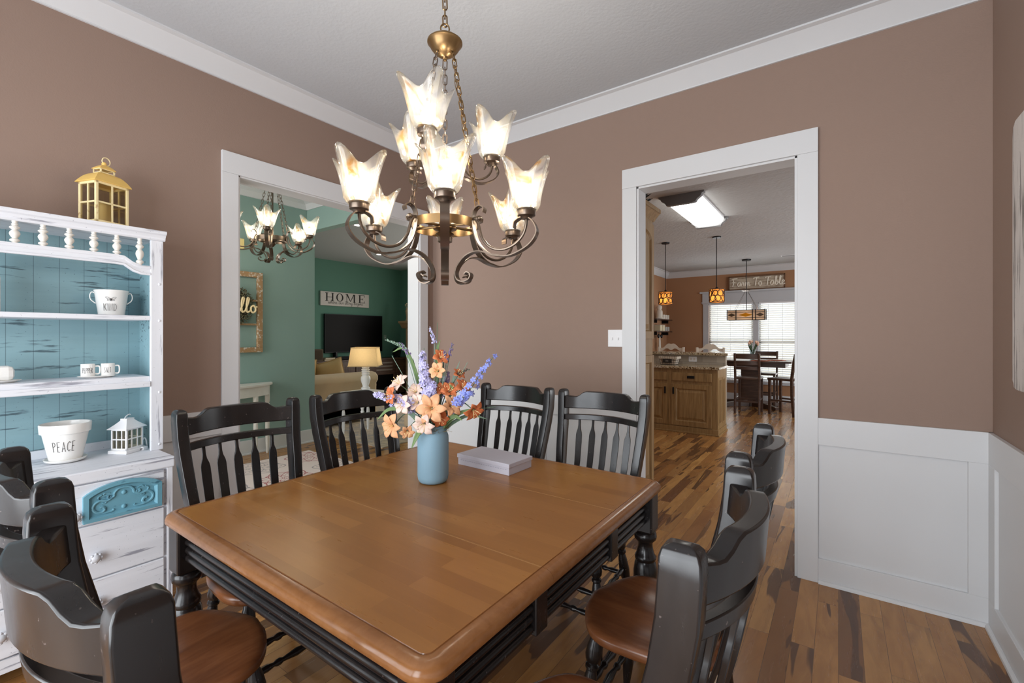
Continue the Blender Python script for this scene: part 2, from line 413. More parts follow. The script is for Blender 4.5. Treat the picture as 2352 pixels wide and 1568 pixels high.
SCRIPT = {
 'H': (.75, [[(.05, .9), (.15, 1), (.14, .5), (.06, 0)], [(.5, 1), (.42, .5), (.4, .05), (.52, .02), (.65, .12)], [(.02, .45), (.3, .52), (.48, .5)]]),
 'F': (.6, [[(.12, .9), (.22, .5), (.1, 0)], [(.0, .85), (.2, .95), (.62, 1)], [(.05, .5), (.4, .55)]]),
 'T': (.5, [[(.0, .9), (.2, .97), (.6, 1)], [(.32, .97), (.24, .4), (.2, 0)]]),
 'a': (.42, [[(.33, .42), (.2, .5), (.06, .38), (.03, .15), (.12, 0), (.26, .12), (.33, .45), (.32, .1), (.42, .06)]]),
 'b': (.4, [[(0, .1), (.14, .6), (.2, .95), (.12, .95), (.08, .4), (.12, .02), (.26, .05), (.32, .3), (.2, .42), (.12, .3)], [(.3, .35), (.4, .35)]]),
 'e': (.34, [[(0, .12), (.16, .22), (.26, .38), (.17, .5), (.06, .36), (.06, .12), (.17, 0), (.34, .1)]]),
 'g': (.4, [[(.3, .42), (.16, .5), (.05, .3), (.12, .05), (.26, .15), (.3, .45), (.26, -.3), (.12, -.4), (.08, -.25), (.4, .1)]]),
 'h': (.42, [[(0, .08), (.16, .7), (.18, .98), (.1, .9), (.07, .0), (.14, .35), (.25, .48), (.3, .3), (.3, .05), (.42, .06)]]),
 'i': (.22, [[(0, .08), (.1, .48), (.1, .05), (.22, .08)], [(.12, .66), (.13, .7)]]),
 'l': (.26, [[(0, .1), (.14, .6), (.2, .95), (.12, .98), (.07, .5), (.1, .03), (.26, .1)]]),
 'm': (.6, [[(0, .1), (.08, .48), (.07, 0), (.12, .32), (.22, .48), (.26, .3), (.25, 0), (.3, .32), (.4, .48), (.45, .3), (.45, .04), (.6, .1)]]),
 'n': (.42, [[(0, .1), (.08, .48), (.07, 0), (.13, .34), (.24, .48), (.29, .3), (.29, .04), (.42, .1)]]),
 'o': (.38, [[(.2, .5), (.06, .38), (.05, .12), (.16, 0), (.28, .12), (.28, .36), (.2, .5), (.27, .38), (.38, .42)]]),
 'r': (.32, [[(0, .1), (.1, .5), (.12, .42), (.22, .44), (.2, .1), (.32, .08)]]),
 's': (.3, [[(0, .1), (.16, .5), (.22, .25), (.18, .02), (.04, .04), (.3, .1)]]),
 't': (.28, [[(.02, .1), (.14, .8), (.1, .1), (.16, 0), (.28, .08)], [(.0, .55), (.26, .6)]]),
 'u': (.42, [[(0, .1), (.08, .48), (.07, .1), (.16, 0), (.28, .2), (.3, .48), (.29, .06), (.42, .1)]]),
 'w': (.52, [[(0, .1), (.07, .48), (.08, .08), (.16, 0), (.24, .2), (.25, .45), (.26, .08), (.34, 0), (.42, .2), (.42, .48), (.52, .42)]]),
 'y': (.4, [[(0, .1), (.08, .48), (.08, .15), (.18, .08), (.28, .25), (.3, .48), (.26, -.3), (.12, -.42), (.08, -.25), (.4, .1)]]), ' ': (.28, [])}
def letters(text, font, fn, h, w=1.0, r=.004, seg=5, smooth=2, gap=0.0):
    """tube lettering; fn maps text-plane (u, v) to 3D, centred on u"""
    tot = sum((font[c][0] + gap) * w for c in text) * h; mb = MB(); x = -tot / 2
    for c in text:
        for st in font[c][1]:
            q = [(x + a * h * w, b * h, 0) for a, b in st]
            q = smooth_path(q, smooth) if smooth > 1 and len(q) > 2 else [Vector(p) for p in q]
            mb.tube([fn(p[0], p[1]) for p in q], r, seg)
        x += (font[c][0] + gap) * w * h
    return mb

# ---------------------------------------------------------------- the setting
A, B, R = -3.167, 3.11, .60           # left wall plane, back wall plane, right wall plane
AO0, AO1, BO0, BO1, HD = 1.36, 2.93, -1.149, -.193, 2.435   # openings
struct('floor', box(-9.3, 3.2, -2.4, 12.2, -.06, 0), 'floor')
struct('ceiling', box(A - .13, R + .13, -1.83, B + .13, 3.12, 3.2), 'ceil')
struct('ceiling_foyer', box(-5.77, A - .13, -1.2, 3.27, 3.12, 3.2), 'ceil')
struct('ceiling_living', box(-9.13, -3.49, 3.376, 8.0, 3.05, 3.13), 'ceil')
struct('ceiling_kitchen', box(-3.49, 3.0, B + .13, 11.19, 2.9, 2.98), 'kceil')
def wall_x(x0, x1, y0, y1, ztop, holes=()):
    mb = MB(); y = y0
    for h0, h1, zl, zh in holes:
        mb.box(x0, x1, y, h0, 0, ztop)
        if zl > 0: mb.box(x0, x1, h0, h1, 0, zl)
        mb.box(x0, x1, h0, h1, zh, ztop); y = h1
    mb.box(x0, x1, y, y1, 0, ztop); return mb
def wall_y(y0, y1, x0, x1, ztop, holes=()):
    mb = MB(); x = x0
    for h0, h1, zl, zh in holes:
        mb.box(x, h0, y0, y1, 0, ztop)
        if zl > 0: mb.box(h0, h1, y0, y1, 0, zl)
        mb.box(h0, h1, y0, y1, zh, ztop); x = h1
    mb.box(x, x1, y0, y1, 0, ztop); return mb
struct('wall_left', wall_x(A - .065, A, -1.7, B + .065, 3.12, [(AO0, AO1, 0, HD)]), 'wall')
struct('wall_left_foyer', wall_x(A - .13, A - .065, -1.7, B + .13, 3.12, [(AO0, AO1, 0, HD)]), 'green')
struct('wall_back', wall_y(B, B + .065, A, R, 3.12, [(BO0, BO1, 0, HD)]), 'wall')
struct('wall_back_kitchen', wall_y(B + .065, B + .13, A - .065, 3.0, 3.12, [(BO0, BO1, 0, HD)]), 'orange')
struct('wall_right', box(R, R + .13, -1.83, B + .065, 0, 3.12), 'wall')
struct('wall_rear', wall_y(-1.83, -1.7, A - .13, R, 3.12, [(-3.0, .4, .15, 2.45)]), 'wall')
struct('wall_foyer', box(-5.77, -5.64, -1.2, 3.376, 0, 3.12), 'green')
mb = box(-5.64, -3.49, 3.27, 3.376, 2.752, 3.12)
struct('wall_foyer_end', mb, 'green')
struct('wall_living', box(-9.13, -9.0, 2.0, 7.71, 0, 3.05), 'dgreen')
struct('wall_living_end', box(-9.13, -7.3, 7.71, 7.84, 0, 3.05), 'dgreen')
struct('wall_living_back', box(-9.13, -5.77, 1.87, 2.0, 0, 3.05), 'dgreen')
struct('wall_kitchen_left', box(-3.425, -3.36, B + .13, 11.06, 0, 2.9), 'orange')
struct('wall_living_right', box(-3.49, -3.425, B + .13, 8.0, 0, 3.05), 'dgreen')
struct('wall_kitchen_far', wall_y(11.06, 11.19, -3.49, 3.0, 2.9, [(-2.405, -.5, .40, 2.28)]), 'orange')

# crown coves
def cove(path_axis, w, a, b, inward, z0, z1, p):
    pr = [(0, z0), (.012, z0), (.012, z0 + .008), (.028, z0 + .026), (.055, z0 + .058), (p * .78, z1 - .016), (p, z1 - .01), (p, z1), (0, z1)]
    pts = [(w + inward * o, z) for o, z in pr]
    return MB().prism(pts, a, b, 'x' if path_axis == 'x' else 'y', smooth=True)
c1 = cove('y', A, -1.7, B, 1, 3.012, 3.12, .12)
struct('trim_cove_left', c1, 'trim', angle=25)
struct('trim_cove_back', cove('x', B, A, R, -1, 3.012, 3.12, .12), 'trim', angle=25)
struct('trim_cove_right', cove('y', R, -1.7, B, -1, 3.012, 3.12, .12), 'trim', angle=25)
struct('trim_cove_foyer', cove('y', -5.64, -1.2, 3.27, 1, 3.03, 3.12, .12), 'trim', angle=25)
struct('trim_cove_foyer_end', cove('x', 3.27, -5.64, A - .13, -1, 3.03, 3.12, .12), 'trim', angle=25)
struct('trim_cove_kitchen', cove('x', 11.06, -3.36, 3.0, -1, 2.77, 2.9, .12), 'trim', angle=25)
struct('trim_cove_kitchen_left', cove('y', -3.36, B + .13, 11.06, 1, 2.77, 2.9, .12), 'trim', angle=25)

# door casings and jambs
mb = MB(); p = .02
mb.box(BO0 - .103, BO0, B - p, B, 0, HD); mb.box(BO1, BO1 + .10, B - p, B, 0, HD); mb.box(BO0 - .103, BO1 + .10, B - p - .003, B, HD, HD + .135)
struct('trim_casing_kitchen', mb, 'trim', bevel=.002)
mb = MB(); mb.box(BO0, BO0 + .014, B - .008, B + .135, 0, HD); mb.box(BO1 - .014, BO1, B - .008, B + .135, 0, HD); mb.box(BO0, BO1, B - .008, B + .135, HD - .014, HD)
struct('trim_jamb_kitchen', mb, 'trim', bevel=.002)
mb = MB()
mb.box(A, A + p, AO0 - .098, AO0, 0, HD - .005); mb.box(A, A + p, AO1, AO1 + .098, 0, HD - .005); mb.box(A, A + p + .003, AO0 - .098, AO1 + .098, HD - .005, HD + .13)
struct('trim_casing_foyer', mb, 'trim', bevel=.002)
mb = MB(); mb.box(A - .135, A + .008, AO0, AO0 + .014, 0, HD); mb.box(A - .135, A + .008, AO1 - .014, AO1, 0, HD); mb.box(A - .135, A + .008, AO0, AO1, HD - .014, HD)
struct('trim_jamb_foyer', mb, 'trim', bevel=.002)

# wainscot: flat white backing, rails and stiles standing proud, shoe moulding
def wains_y(x0, x1, stiles):
    mb = MB(); mb.box(x0, x1, B - .004, B, 0, .925)
    mb.box(x0, x1, B - .018, B, .779, .93); mb.box(x0, x1, B - .018, B, 0, .138)
    for a, b in stiles: mb.box(a, b, B - .018, B, .138, .779)
    mb.prism([(B - .018, 0), (B - .034, 0), (B - .032, .012), (B - .026, .018), (B - .018, .02)], x0, x1, 'x'); return mb
struct('baseboard_back_right', wains_y(BO1 + .10, R, [(.513, R - .0)]), 'trim', bevel=.0015)
struct('baseboard_back_left', wains_y(A, BO0 - .103, [(A, A + .1), (-2.62, -2.53), (-1.98, -1.89)]), 'trim', bevel=.0015)
def wains_x(xw, s, y0, y1, stiles):
    mb = MB(); o = lambda a, b: (min(xw, xw + s * a), max(xw, xw + s * a)) if b is None else None
    mb.box(*o(.004, None), y0, y1, 0, .925); mb.box(*o(.018, None), y0, y1, .779, .93); mb.box(*o(.018, None), y0, y1, 0, .138)
    for a, b in stiles: mb.box(*o(.018, None), a, b, .138, .779)
    mb.prism([(xw + s * t, z) for t, z in ((.018, 0), (.034, 0), (.032, .012), (.026, .018), (.018, .02))], y0, y1, 'y'); return mb
struct('baseboard_left', wains_x(A, 1, -1.7, AO0 - .098, [(.1, .19)]), 'trim', bevel=.0015)
struct('baseboard_left_corner', wains_x(A, 1, AO1 + .098, B, []), 'trim')
struct('baseboard_right', wains_x(R, -1, -1.7, B, [(B - .12, B - .018), (2.0, 2.09), (1.0, 1.09)]), 'trim', bevel=.0015)
mb = MB(); mb.box(-5.64, -5.622, -1.2, 3.376, 0, .17); mb.box(-5.622, -5.61, -1.2, 3.376, 0, .02)
struct('baseboard_foyer', mb, 'trim', bevel=.003)
mb = MB(); mb.box(-3.36, 3.0, 11.042, 11.06, 0, .14); mb.box(-3.36, -3.342, 6, 11.06, 0, .14)
struct('baseboard_kitchen', mb, 'trim', bevel=.003)

# rear window of the dining room (behind the camera)
mb = MB()
for x in (-3.0, -1.9, -.78, .35): mb.box(x, x + .05, -1.8, -1.72, .15, 2.45)
for z in (.15, 1.5, 2.4): mb.box(-3.0, .4, -1.79, -1.73, z, z + .05)
mb.box(-3.1, -3.0, -1.7, -1.68, .05, 2.55); mb.box(.4, .5, -1.7, -1.68, .05, 2.55); mb.box(-3.1, .5, -1.7, -1.68, 2.45, 2.55); mb.box(-3.1, .5, -1.7, -1.66, .08, .15)
struct('window_1', mb, 'trim', bevel=.003)

# kitchen window: frame, casing with cap, panes
mb = MB(); y = 11.06
mb.box(-2.527, -2.405, y - .02, y, .32, 2.28); mb.box(-.5, -.378, y - .02, y, .32, 2.28)
mb.box(-2.54, -.365, y - .025, y, 2.12, 2.36); mb.box(-2.59, -.315, y - .06, y, 2.36, 2.40); mb.box(-2.56, -.345, y - .035, y, 2.14, 2.165)
mb.box(-2.56, -.345, y - .05, y, .36, .40); mb.box(-1.50, -1.40, y - .005, y + .09, .40, 2.28)
for a, b in ((-2.405, -1.50), (-1.40, -.5)):
    for xx in (a, b - .045): mb.box(xx, xx + .045, y + .05, y + .09, .40, 2.28)
    for zz in (.40, 1.24, 2.235): mb.box(a, b, y + .05, y + .09, zz, zz + .045)
struct('window_2', mb, plain('grey_white_trim', (196, 198, 202), .45, var=.02), bevel=.003)
# white slatted blinds hung in the kitchen window
def slat_mat():
    t = NT('blind_slat'); c = lin((240, 240, 234)); f = t.noise(t.coord((2, 40, 40)), 1, 2); col = t.mix(f, mul(c, .94), c)
    tl = t.n('ShaderNodeBsdfTranslucent'); t.l(col, tl.inputs[0]); df = t.n('ShaderNodeBsdfDiffuse'); t.l(col, df.inputs[0])
    m = t.n('ShaderNodeMixShader'); m.inputs[0].default_value = .94; t.l(tl.outputs[0], m.inputs[1]); t.l(df.outputs[0], m.inputs[2]); t.l(m.outputs[0], t.out.inputs[0]); return t.m
slat = slat_mat()
def blind(name, x0, x1, label):
    rt = root(name, ((x0 + x1) / 2, 11.075, .40), label, 'blind', group=None); w = (x1 - x0) / 2
    s = MB()
    n = 36
    for i in range(n):
        z = .06 + i * .0455
        m = Matrix.Translation((0, 0, z)) @ Matrix.Rotation(radians(-31), 4, 'X')
        s.box(-w, w, -.026, .026, -.0015, .0015, m)
    s.build('slats', slat, rt)
    MB().box(-w, w, -.03, .03, n * .0455 + .05, n * .0455 + .1).build('head_rail', 'white', rt, bevel=.003)
    MB().box(-w, w, -.02, .02, .005, .03).build('bottom_rail', 'white', rt, bevel=.003)
    cds = MB()
    for x in (-w * .6, 0, w * .6):
        cds.tube([(x, -.028, .03), (x, -.028, n * .0455 + .05)], .0025, 5)
    cds.build('cords', 'white', rt)
blind('window_blind', -2.395, -1.51, 'white slatted blind on the left half of the kitchen window')
blind('window_blind', -1.39, -.51, 'white slatted blind on the right half of the kitchen window')

# light switch beside the kitchen opening
sw = root('light_switch', (-1.309, B, 1.375), 'white double toggle light switch on the brown wall beside the kitchen doorway', 'light switch')
MB().box(-.057, .057, -.006, 0, -.062, .062).build('plate', 'white', sw, bevel=.003)
for x in (-.023, .023):
    MB().box(x - .005, x + .005, -.016, -.005, -.012, .006).build('toggle', 'white', sw, bevel=.002)

# ---------------------------------------------------------------- dining chairs
def rrect(a, b, c=.22, n=4):
    k = min(a, b) * c
    return [(cx + k * cos(radians(a0 + 90 * j / n)), cy + k * sin(radians(a0 + 90 * j / n))) for cx, cy, a0 in ((a - k, b - k, 0), (-a + k, b - k, 90), (-a + k, -b + k, 180), (a - k, -b + k, 270)) for j in range(n + 1)]
LEG = [(.015, 0), (.018, .05), (.024, .1), (.027, .16), (.024, .2), (.016, .225), (.022, .24), (.022, .26), (.016, .275), (.021, .34), (.025, .46), (.022, .56),
       (.016, .61), (.022, .635), (.022, .655), (.016, .675), (.021, .74), (.018, .85), (.013, .96), (.013, 1)]
STR = [(.007, 0), (.010, .08), (.013, .2), (.008, .27), (.013, .3), (.013, .33), (.008, .36), (.015, .5), (.008, .64), (.013, .67), (.013, .7), (.008, .73), (.013, .8), (.010, .92), (.007, 1)]
def arc_y(x, hw, sag): return -sag * (1 - (x / hw) ** 2)
def curved_board(hw, sag, y0, th, top, bot, lean=.0, n=28):
    mb = MB(); v = []; f = []
    for i in range(n + 1):
        x = -hw + 2 * hw * i / n; y = y0 + arc_y(x, hw, sag); zt, zb = top(abs(x)), bot(abs(x))
        v += [(x, y + th + lean, zb), (x, y + th, zt), (x, y - th, zt), (x, y - th + lean, zb)]
    for i in range(n):
        for q in range(4): f.append((i * 4 + q, i * 4 + 4 + q, i * 4 + 4 + (q + 1) % 4, i * 4 + (q + 1) % 4))
    f += [(0, 1, 2, 3), (n * 4 + 3, n * 4 + 2, n * 4 + 1, n * 4)]
    return mb.add(v, f, True)
def sstep(x, a, b):
    t = max(0, min(1, (x - a) / (b - a))); return t * t * (3 - 2 * t)
def make_chair(loc, rotz, label, group):
    r = root('dining_chair', loc, label, 'chair', rotz, group)
    # saddle seat
    prof = [(0.001, 0), (.2, 0), (.4, 0), (.58, 0), (.72, 0), (.83, .001), (.91, .002), (.965, -.001), (.99, -.006), (1, -.013), (1, -.026), (.985, -.034), (.95, -.038), (.5, -.038), (.001, -.038)]
    def outline(t):
        c_, s_ = cos(t), sin(t); e = 2 / 3.1
        u = math.copysign(abs(c_) ** e, c_); w = math.copysign(abs(s_) ** e, s_)
        return (u * (.222 + .018 * w), w * .222 + (.016 * cos(pi * u * 1.2) if w > 0 else 0) * abs(w))
    def seatp(i, j):
        rho, dz = prof[min(len(prof) - 1, int(round(j * (len(prof) - 1))))]
        x, y = outline(2 * pi * i); x *= rho; y *= rho
        dish = 0
        if j < .6:
            dish = -.013 * math.exp(-((abs(x) - .095) ** 2) / .0055 - ((y + .03) ** 2) / .022) - .006 * sstep(y, .12, .22) * (1 - math.exp(-(x / .05) ** 2))
        return (x, y, .46 + dz + dish)
    MB().grid(seatp, 48, len(prof) - 1, True, True).build('seat', 'seat', r, angle=60)
    # back posts
    for s in (-1, 1):
        pth = [(.196, -.165, .44), (.202, -.185, .55), (.212, -.212, .68), (.222, -.242, .80), (.229, -.268, .90), (.234, -.282, .98), (.236, -.287, 1.05), (.236, -.287, 1.072), (.236, -.287, 1.083), (.236, -.287, 1.089), (.236, -.287, 1.092)]
        scl = [.82, .92, 1, 1.04, 1.08, 1.1, 1.09, 1.05, .93, .72, .4]
        MB().sweep([(s * a, b, c) for a, b, c in pth], rrect(.019, .029), (0, 1, 0), scale=scl).build('back_post', 'black', r, angle=50)
    top = lambda x: 1.080 - .030 * sstep(x, .115, .165) + .006 * sstep(x, .175, .215)
    curved_board(.226, .074, -.280, .017, top, lambda x: .985, .008).build('crest_rail', 'black', r, bevel=.004, angle=40)
    curved_board(.222, .074, -.266, .012, lambda x: .952, lambda x: .922, .004).build('back_rail', 'black', r, bevel=.003, angle=40)
    W = [(.922, .0065), (.89, .0065), (.872, .009), (.852, .016), (.838, .0185), (.80, .019), (.70, .018), (.60, .0145), (.50, .010), (.442, .009)]
    for i in range(5):
        x = (i - 2) * .072; yt = -.264 + arc_y(x, .222, .074); yb = -.155 + arc_y(x, .21, .03); mb = MB(); v = []; f = []
        for z, hw in W:
            t = (.922 - z) / .48; y = yt + (yb - yt) * t - .02 * sin(pi * t); xx = x * (1 - .12 * t)
            v += [(xx - hw, y + .006, z), (xx + hw, y + .006, z), (xx + hw * .8, y - .006, z), (xx - hw * .8, y - .006, z)]
        n = len(W)
        for k in range(n - 1):
            for q in range(4): f.append((k * 4 + q, k * 4 + 4 + q, k * 4 + 4 + (q + 1) % 4, k * 4 + (q + 1) % 4))
        f += [(3, 2, 1, 0), (n * 4 - 4, n * 4 - 3, n * 4 - 2, n * 4 - 1)]
        mb.add(v, f, True).build('spindle', 'black', r, bevel=.002, angle=30)
    # turned legs and stretchers
    L = {}
    for sx in (-1, 1):
        for sy, a, b in ((1, (.165, .145), (.205, .19)), (-1, (.150, -.145), (.192, -.215))):
            p0 = Vector((sx * a[0], a[1], .425)); p1 = Vector((sx * b[0], b[1], 0)); L[sx, sy] = (p0, p1)
            MB().between(LEG, p0, p1, 14).build('leg', 'black', r)
    at = lambda k, z: L[k][0].lerp(L[k][1], (.425 - z) / .425)
    for k0, k1, z in (((-1, 1), (1, 1), .165), ((-1, 1), (1, 1), .255), ((-1, 1), (-1, -1), .15), ((1, 1), (1, -1), .15), ((-1, 1), (-1, -1), .235), ((1, 1), (1, -1), .235), ((-1, -1), (1, -1), .2)):
        MB().between(STR, at(k0, z), at(k1, z), 10).build('stretcher', 'black', r)
    return r
GRP = 'black dining chairs around the table'
ch0 = make_chair((-1.885, .95, 0), radians(-90), 'black spindle-back dining chair beside the white hutch, backing the left wall', GRP)
for x, y, rz, lab in (
    (-1.875, 1.536, -90, 'black spindle-back dining chair standing in front of the foyer opening'),
    (-1.605, 1.995, 180, 'black spindle-back dining chair behind the blue flower jar and grey box'),
    (-1.04, 2.00, 180, 'black spindle-back dining chair next to the kitchen doorway casing'),
    (-.495, 1.53, 90, 'black spindle-back dining chair farther along the right side of the table, seat showing'),
    (-.47, .915, 90, 'black spindle-back dining chair nearest the camera on the right side of the table'),
    (-1.57, .50, 0, 'black spindle-back dining chair at the left edge in front of the hutch, brown seat showing'),
    (-.90, .465, 0, 'black spindle-back dining chair closest in the bottom left corner, crest seen from above')):
    c = copy_tree(ch0); c.location = (x, y, 0); c.rotation_euler.z = radians(rz); c['label'] = lab

# ---------------------------------------------------------------- dining table
tb = root('dining_table', (-1.3025, 1.3025, 0), 'large square wooden table with brown top and black turned legs', 'table')
HX, HY = .6825, .7125
def rr_ring(d, rad=.062, n=6):
    r = max(.004, rad - d); hx, hy = HX - d, HY - d; out = []
    for cx, cy, a0 in ((hx - r, hy - r, 0), (-hx + r, hy - r, 90), (-hx + r, -hy + r, 180), (hx - r, -hy + r, 270)):
        for k in range(n + 1):
            a = radians(a0 + 90 * k / n); out.append((cx + r * cos(a), cy + r * sin(a)))
    return out
RINGS = [(.020, .718), (.006, .720), (.001, .726), (0, .734), (.001, .743), (.005, .7505), (.012, .7562), (.022, .7595), (.034, .760), (.0355, .7575), (.0385, .7575), (.040, .760)]
def table_bm():
    bm = bmesh.new(); rings = [[bm.verts.new((x, y, z)) for x, y in rr_ring(d)] for d, z in RINGS]; n = len(rings[0])
    for a, b in zip(rings, rings[1:]):
        for i in range(n):
            f = bm.faces.new((a[i], a[(i + 1) % n], b[(i + 1) % n], b[i])); f.smooth = True; f.material_index = 1
    f = bm.faces.new(rings[-1]); f.material_index = 0
    f = bm.faces.new(rings[0][::-1]); f.material_index = 1
    return bm
S0, S1 = 1.057 - 1.3025, 1.554 - 1.3025
for nm, lo, hi in (('tabletop', None, S0 - .0006), ('leaf', S0 + .0006, S1 - .0006), ('tabletop', S1 + .0006, None)):
    bm = table_bm()
    for yv, nrm in ((lo, (0, -1, 0)), (hi, (0, 1, 0))):
        if yv is None: continue
        geom = bm.verts[:] + bm.edges[:] + bm.faces[:]
        res = bmesh.ops.bisect_plane(bm, geom=geom, plane_co=(0, yv, 0), plane_no=nrm, clear_outer=True, dist=1e-6)
        ed = [e for e in res['geom_cut'] if isinstance(e, bmesh.types.BMEdge)]
        fl = bmesh.ops.holes_fill(bm, edges=ed, sides=200)['faces']
        for f in fl: f.material_index = 1
    bmesh.ops.recalc_face_normals(bm, faces=bm.faces)
    me = bpy.data.meshes.new(nm); bm.to_mesh(me); bm.free(); me.set_sharp_from_angle(angle=radians(45))
    me.materials.append(M['top']); me.materials.append(M['edge'])
    o = bpy.data.objects.new(nm, me); COL.objects.link(o); o.parent = tb
LX, LY = HX - .064, HY - .064
for s in (-1, 1):
    mb = MB(); mb.box(-LX, LX, s * (HY - .075) - .012, s * (HY - .075) + .012, .60, .7185); mb.build('apron', 'black', tb, bevel=.003)
    mb = MB(); mb.box(s * (HX - .075) - .012, s * (HX - .075) + .012, -LY, LY, .60, .7185); mb.build('apron', 'black', tb, bevel=.003)
    for ax in 'xy':
        H = (HY if ax == 'x' else HX) - .058; Ln = (LX if ax == 'x' else LY) - .035
        pr = [(H - .02, .588)]
        for zc in (.603, .631, .659):
            pr += [(H + .013 * sin(a) + .002, zc - .0125 * cos(a)) for a in [pi * q / 6 for q in range(7)]] if True else []
        pr += [(H - .02, .674)]
        pts = [(s * a, z) for a, z in pr]
        MB().prism(pts, -Ln, Ln, 'x' if ax == 'x' else 'y', smooth=True).build('reeded_moulding', 'black', tb, angle=50)
    for sy in (S0, S1):
        MB().box(s * (HX - .062) - .026, s * (HX - .062) + .026, sy - .03, sy + .03, .584, .690).build('apron_block', 'black', tb, bevel=.004)
TL = [(.036, .0), (.042, .02), (.038, .045), (.028, .06), (.038, .085), (.046, .12), (.042, .16), (.030, .195), (.038, .205), (.054, .218), (.057, .235), (.053, .252), (.046, .262), (.044, .268), (.052, .29),
      (.060, .335), (.060, .37), (.054, .405), (.048, .418), (.053, .425), (.053, .437), (.047, .445), (.042, .458), (.037, .475), (.036, .492), (.040, .5), (.054, .512), (.057, .525), (.054, .54), (.044, .548)]
for sx in (-1, 1):
    for sy in (-1, 1):
        l = MB().lathe([(r_ * .84, z_) for r_, z_ in TL], 24, Matrix.Translation((sx * LX, sy * LY, 0))).build('leg', 'black', tb, angle=50)
        MB().box(sx * LX - .043, sx * LX + .043, sy * LY - .043, sy * LY + .043, .546, .7185).build('leg_block', 'black', l, bevel=.008)

# ---------------------------------------------------------------- grey box and blue jar on the table
gb = root('storage_box', (-1.364, 1.754, .76), 'flat pale grey box with a lid lying on the dining table', 'box', radians(-1.5))
pg = plain('pale_grey_board', (196, 194, 204), .6, var=.02)
MB().box(-.158, .158, -.089, .089, 0, .040).build('base', pg, gb, bevel=.0015)
MB().box(-.162, .162, -.093, .093, .034, .053).build('lid', pg, gb, bevel=.002)
mb = MB()
for i in range(20): mb.box(-.14 + i * .0145, -.132 + i * .0145, -.0905, -.089, .024, .0265)
mb.build('embossed_line', plain('grey_emboss', (168, 166, 178), .6), gb)
JX, JY = -1.431, 1.407
jr = root('mason_jar', (JX, JY, .76), 'matte blue mason jar used as a vase on the dining table', 'vase')
JP = [(.001, .004), (.05, .002), (.058, .004), (.064, .014), (.067, .03), (.067, .185), (.066, .2), (.061, .213), (.0565, .219), (.0565, .223), (.0585, .225), (.0585, .229), (.056, .231), (.056, .236), (.058, .238), (.058, .242), (.055, .246), (.051, .246), (.051, .22), (.055, .2), (.062, .18), (.062, .02), (.001, .016)]
MB().lathe(JP, 40, cap=False).build('jar_body', 'jar', jr, angle=60)
# thin thread rings around the neck
MB().lathe([(.0575, .2268), (.0592, .228), (.0575, .2292)], 40, cap=False).build('neck_ring', 'jar', jr)

# artificial flowers, each stem a thing of its own.  Local frame at the jar mouth: x right, y away, z up
FM = Matrix.Translation((JX, JY, .99)) @ Matrix.Rotation(YAW, 4, 'Z')
green = plain('leaf_green', (118, 146, 92), .6, var=.2, scale=30); stemg = plain('stem_green', (92, 116, 92), .6, var=.15); sage = plain('sage_green', (132, 158, 140), .6, var=.15, scale=40)
peach = plain('peach_petal', (236, 178, 132), .6, var=.1, scale=40); oran = plain('orange_petal', (214, 122, 74), .6, var=.14, scale=40); blush = plain('blush_petal', (242, 214, 200), .6, var=.06, scale=40)
lav = plain('lavender_petal', (200, 196, 238), .6, var=.16, scale=90); blue = plain('blue_petal', (146, 160, 240), .6, var=.2, scale=90); purp = plain('dusty_purple', (128, 112, 150), .7, var=.15, scale=60)
cream = plain('cream_stamen', (240, 222, 160), .6)
def froot(name, label, cat='flower', group='artificial flowers in the blue jar'):
    r = bpy.data.objects.new(name, None); COL.objects.link(r); r.matrix_world = FM; return tag(r, label, cat, group)
def stem_path(tip, bend=.03):
    tx, ty, tz = tip; k = .028
    b = Vector((max(-k, min(k, tx * .16)), max(-k, min(k, ty * .3)), -.10)); m0 = Vector((max(-.036, min(.036, tx * .26)), max(-.036, min(.036, ty * .4)), .02))
    mid = m0.lerp(Vector(tip), .55) + Vector((0, 0, bend))
    return smooth_path([b, m0, mid, tip], 6)
def facing(d):
    d = Vector(d).normalized(); return d.to_track_quat('Z', 'Y').to_matrix().to_4x4()
def lily(label, tip, face, mat, size=.05, openness=1.0, bend=.03):
    r = froot('lily_stem', label)
    MB().tube(stem_path(tip, bend), .0022, 6).build('stem', stemg, r)
    m = Matrix.Translation(tip) @ facing(face); pet = MB()
    for i in range(6):
        a = i * pi / 3 + (.1 if i % 2 else 0); wide = 1 if i % 2 else .82
        def pt(u, v, a=a, wide=wide):
            rad = .004 + size * openness * v ** 1.1 * (1.0 if v < .8 else 1.0); h = size * (.75 * v ** .7 - (.62 if i % 2 else .45) * openness * v ** 2.6)
            w = size * .35 * wide * sin(pi * min(1, v * .97 + .03)) ** .75; s = (u - .5) * 2
            x, y, z = rad, s * w, h - .10 * size * (1 - abs(s)) * (1 - v) + .04 * size * sin(v * 9 + i) * s
            return (x * cos(a) - y * sin(a), x * sin(a) + y * cos(a), z)
        pet.grid(pt, 4, 8, True, mtx=m)
    pet.build('petals', mat, r, flip=False, solid=.0008, angle=80)
    st = MB()
    for i in range(5):
        a = i * 2 * pi / 5 + .3; q = [(0, 0, 0), (.2 * size * cos(a), .2 * size * sin(a), size * .5), (.32 * size * cos(a), .32 * size * sin(a), size * .78)]
        st.tube([m @ Vector(p) for p in q], .0008, 4); st.ball(m @ Vector(q[-1]), .0022, 6, 4)
    st.build('stamens', cream, r)
    return r
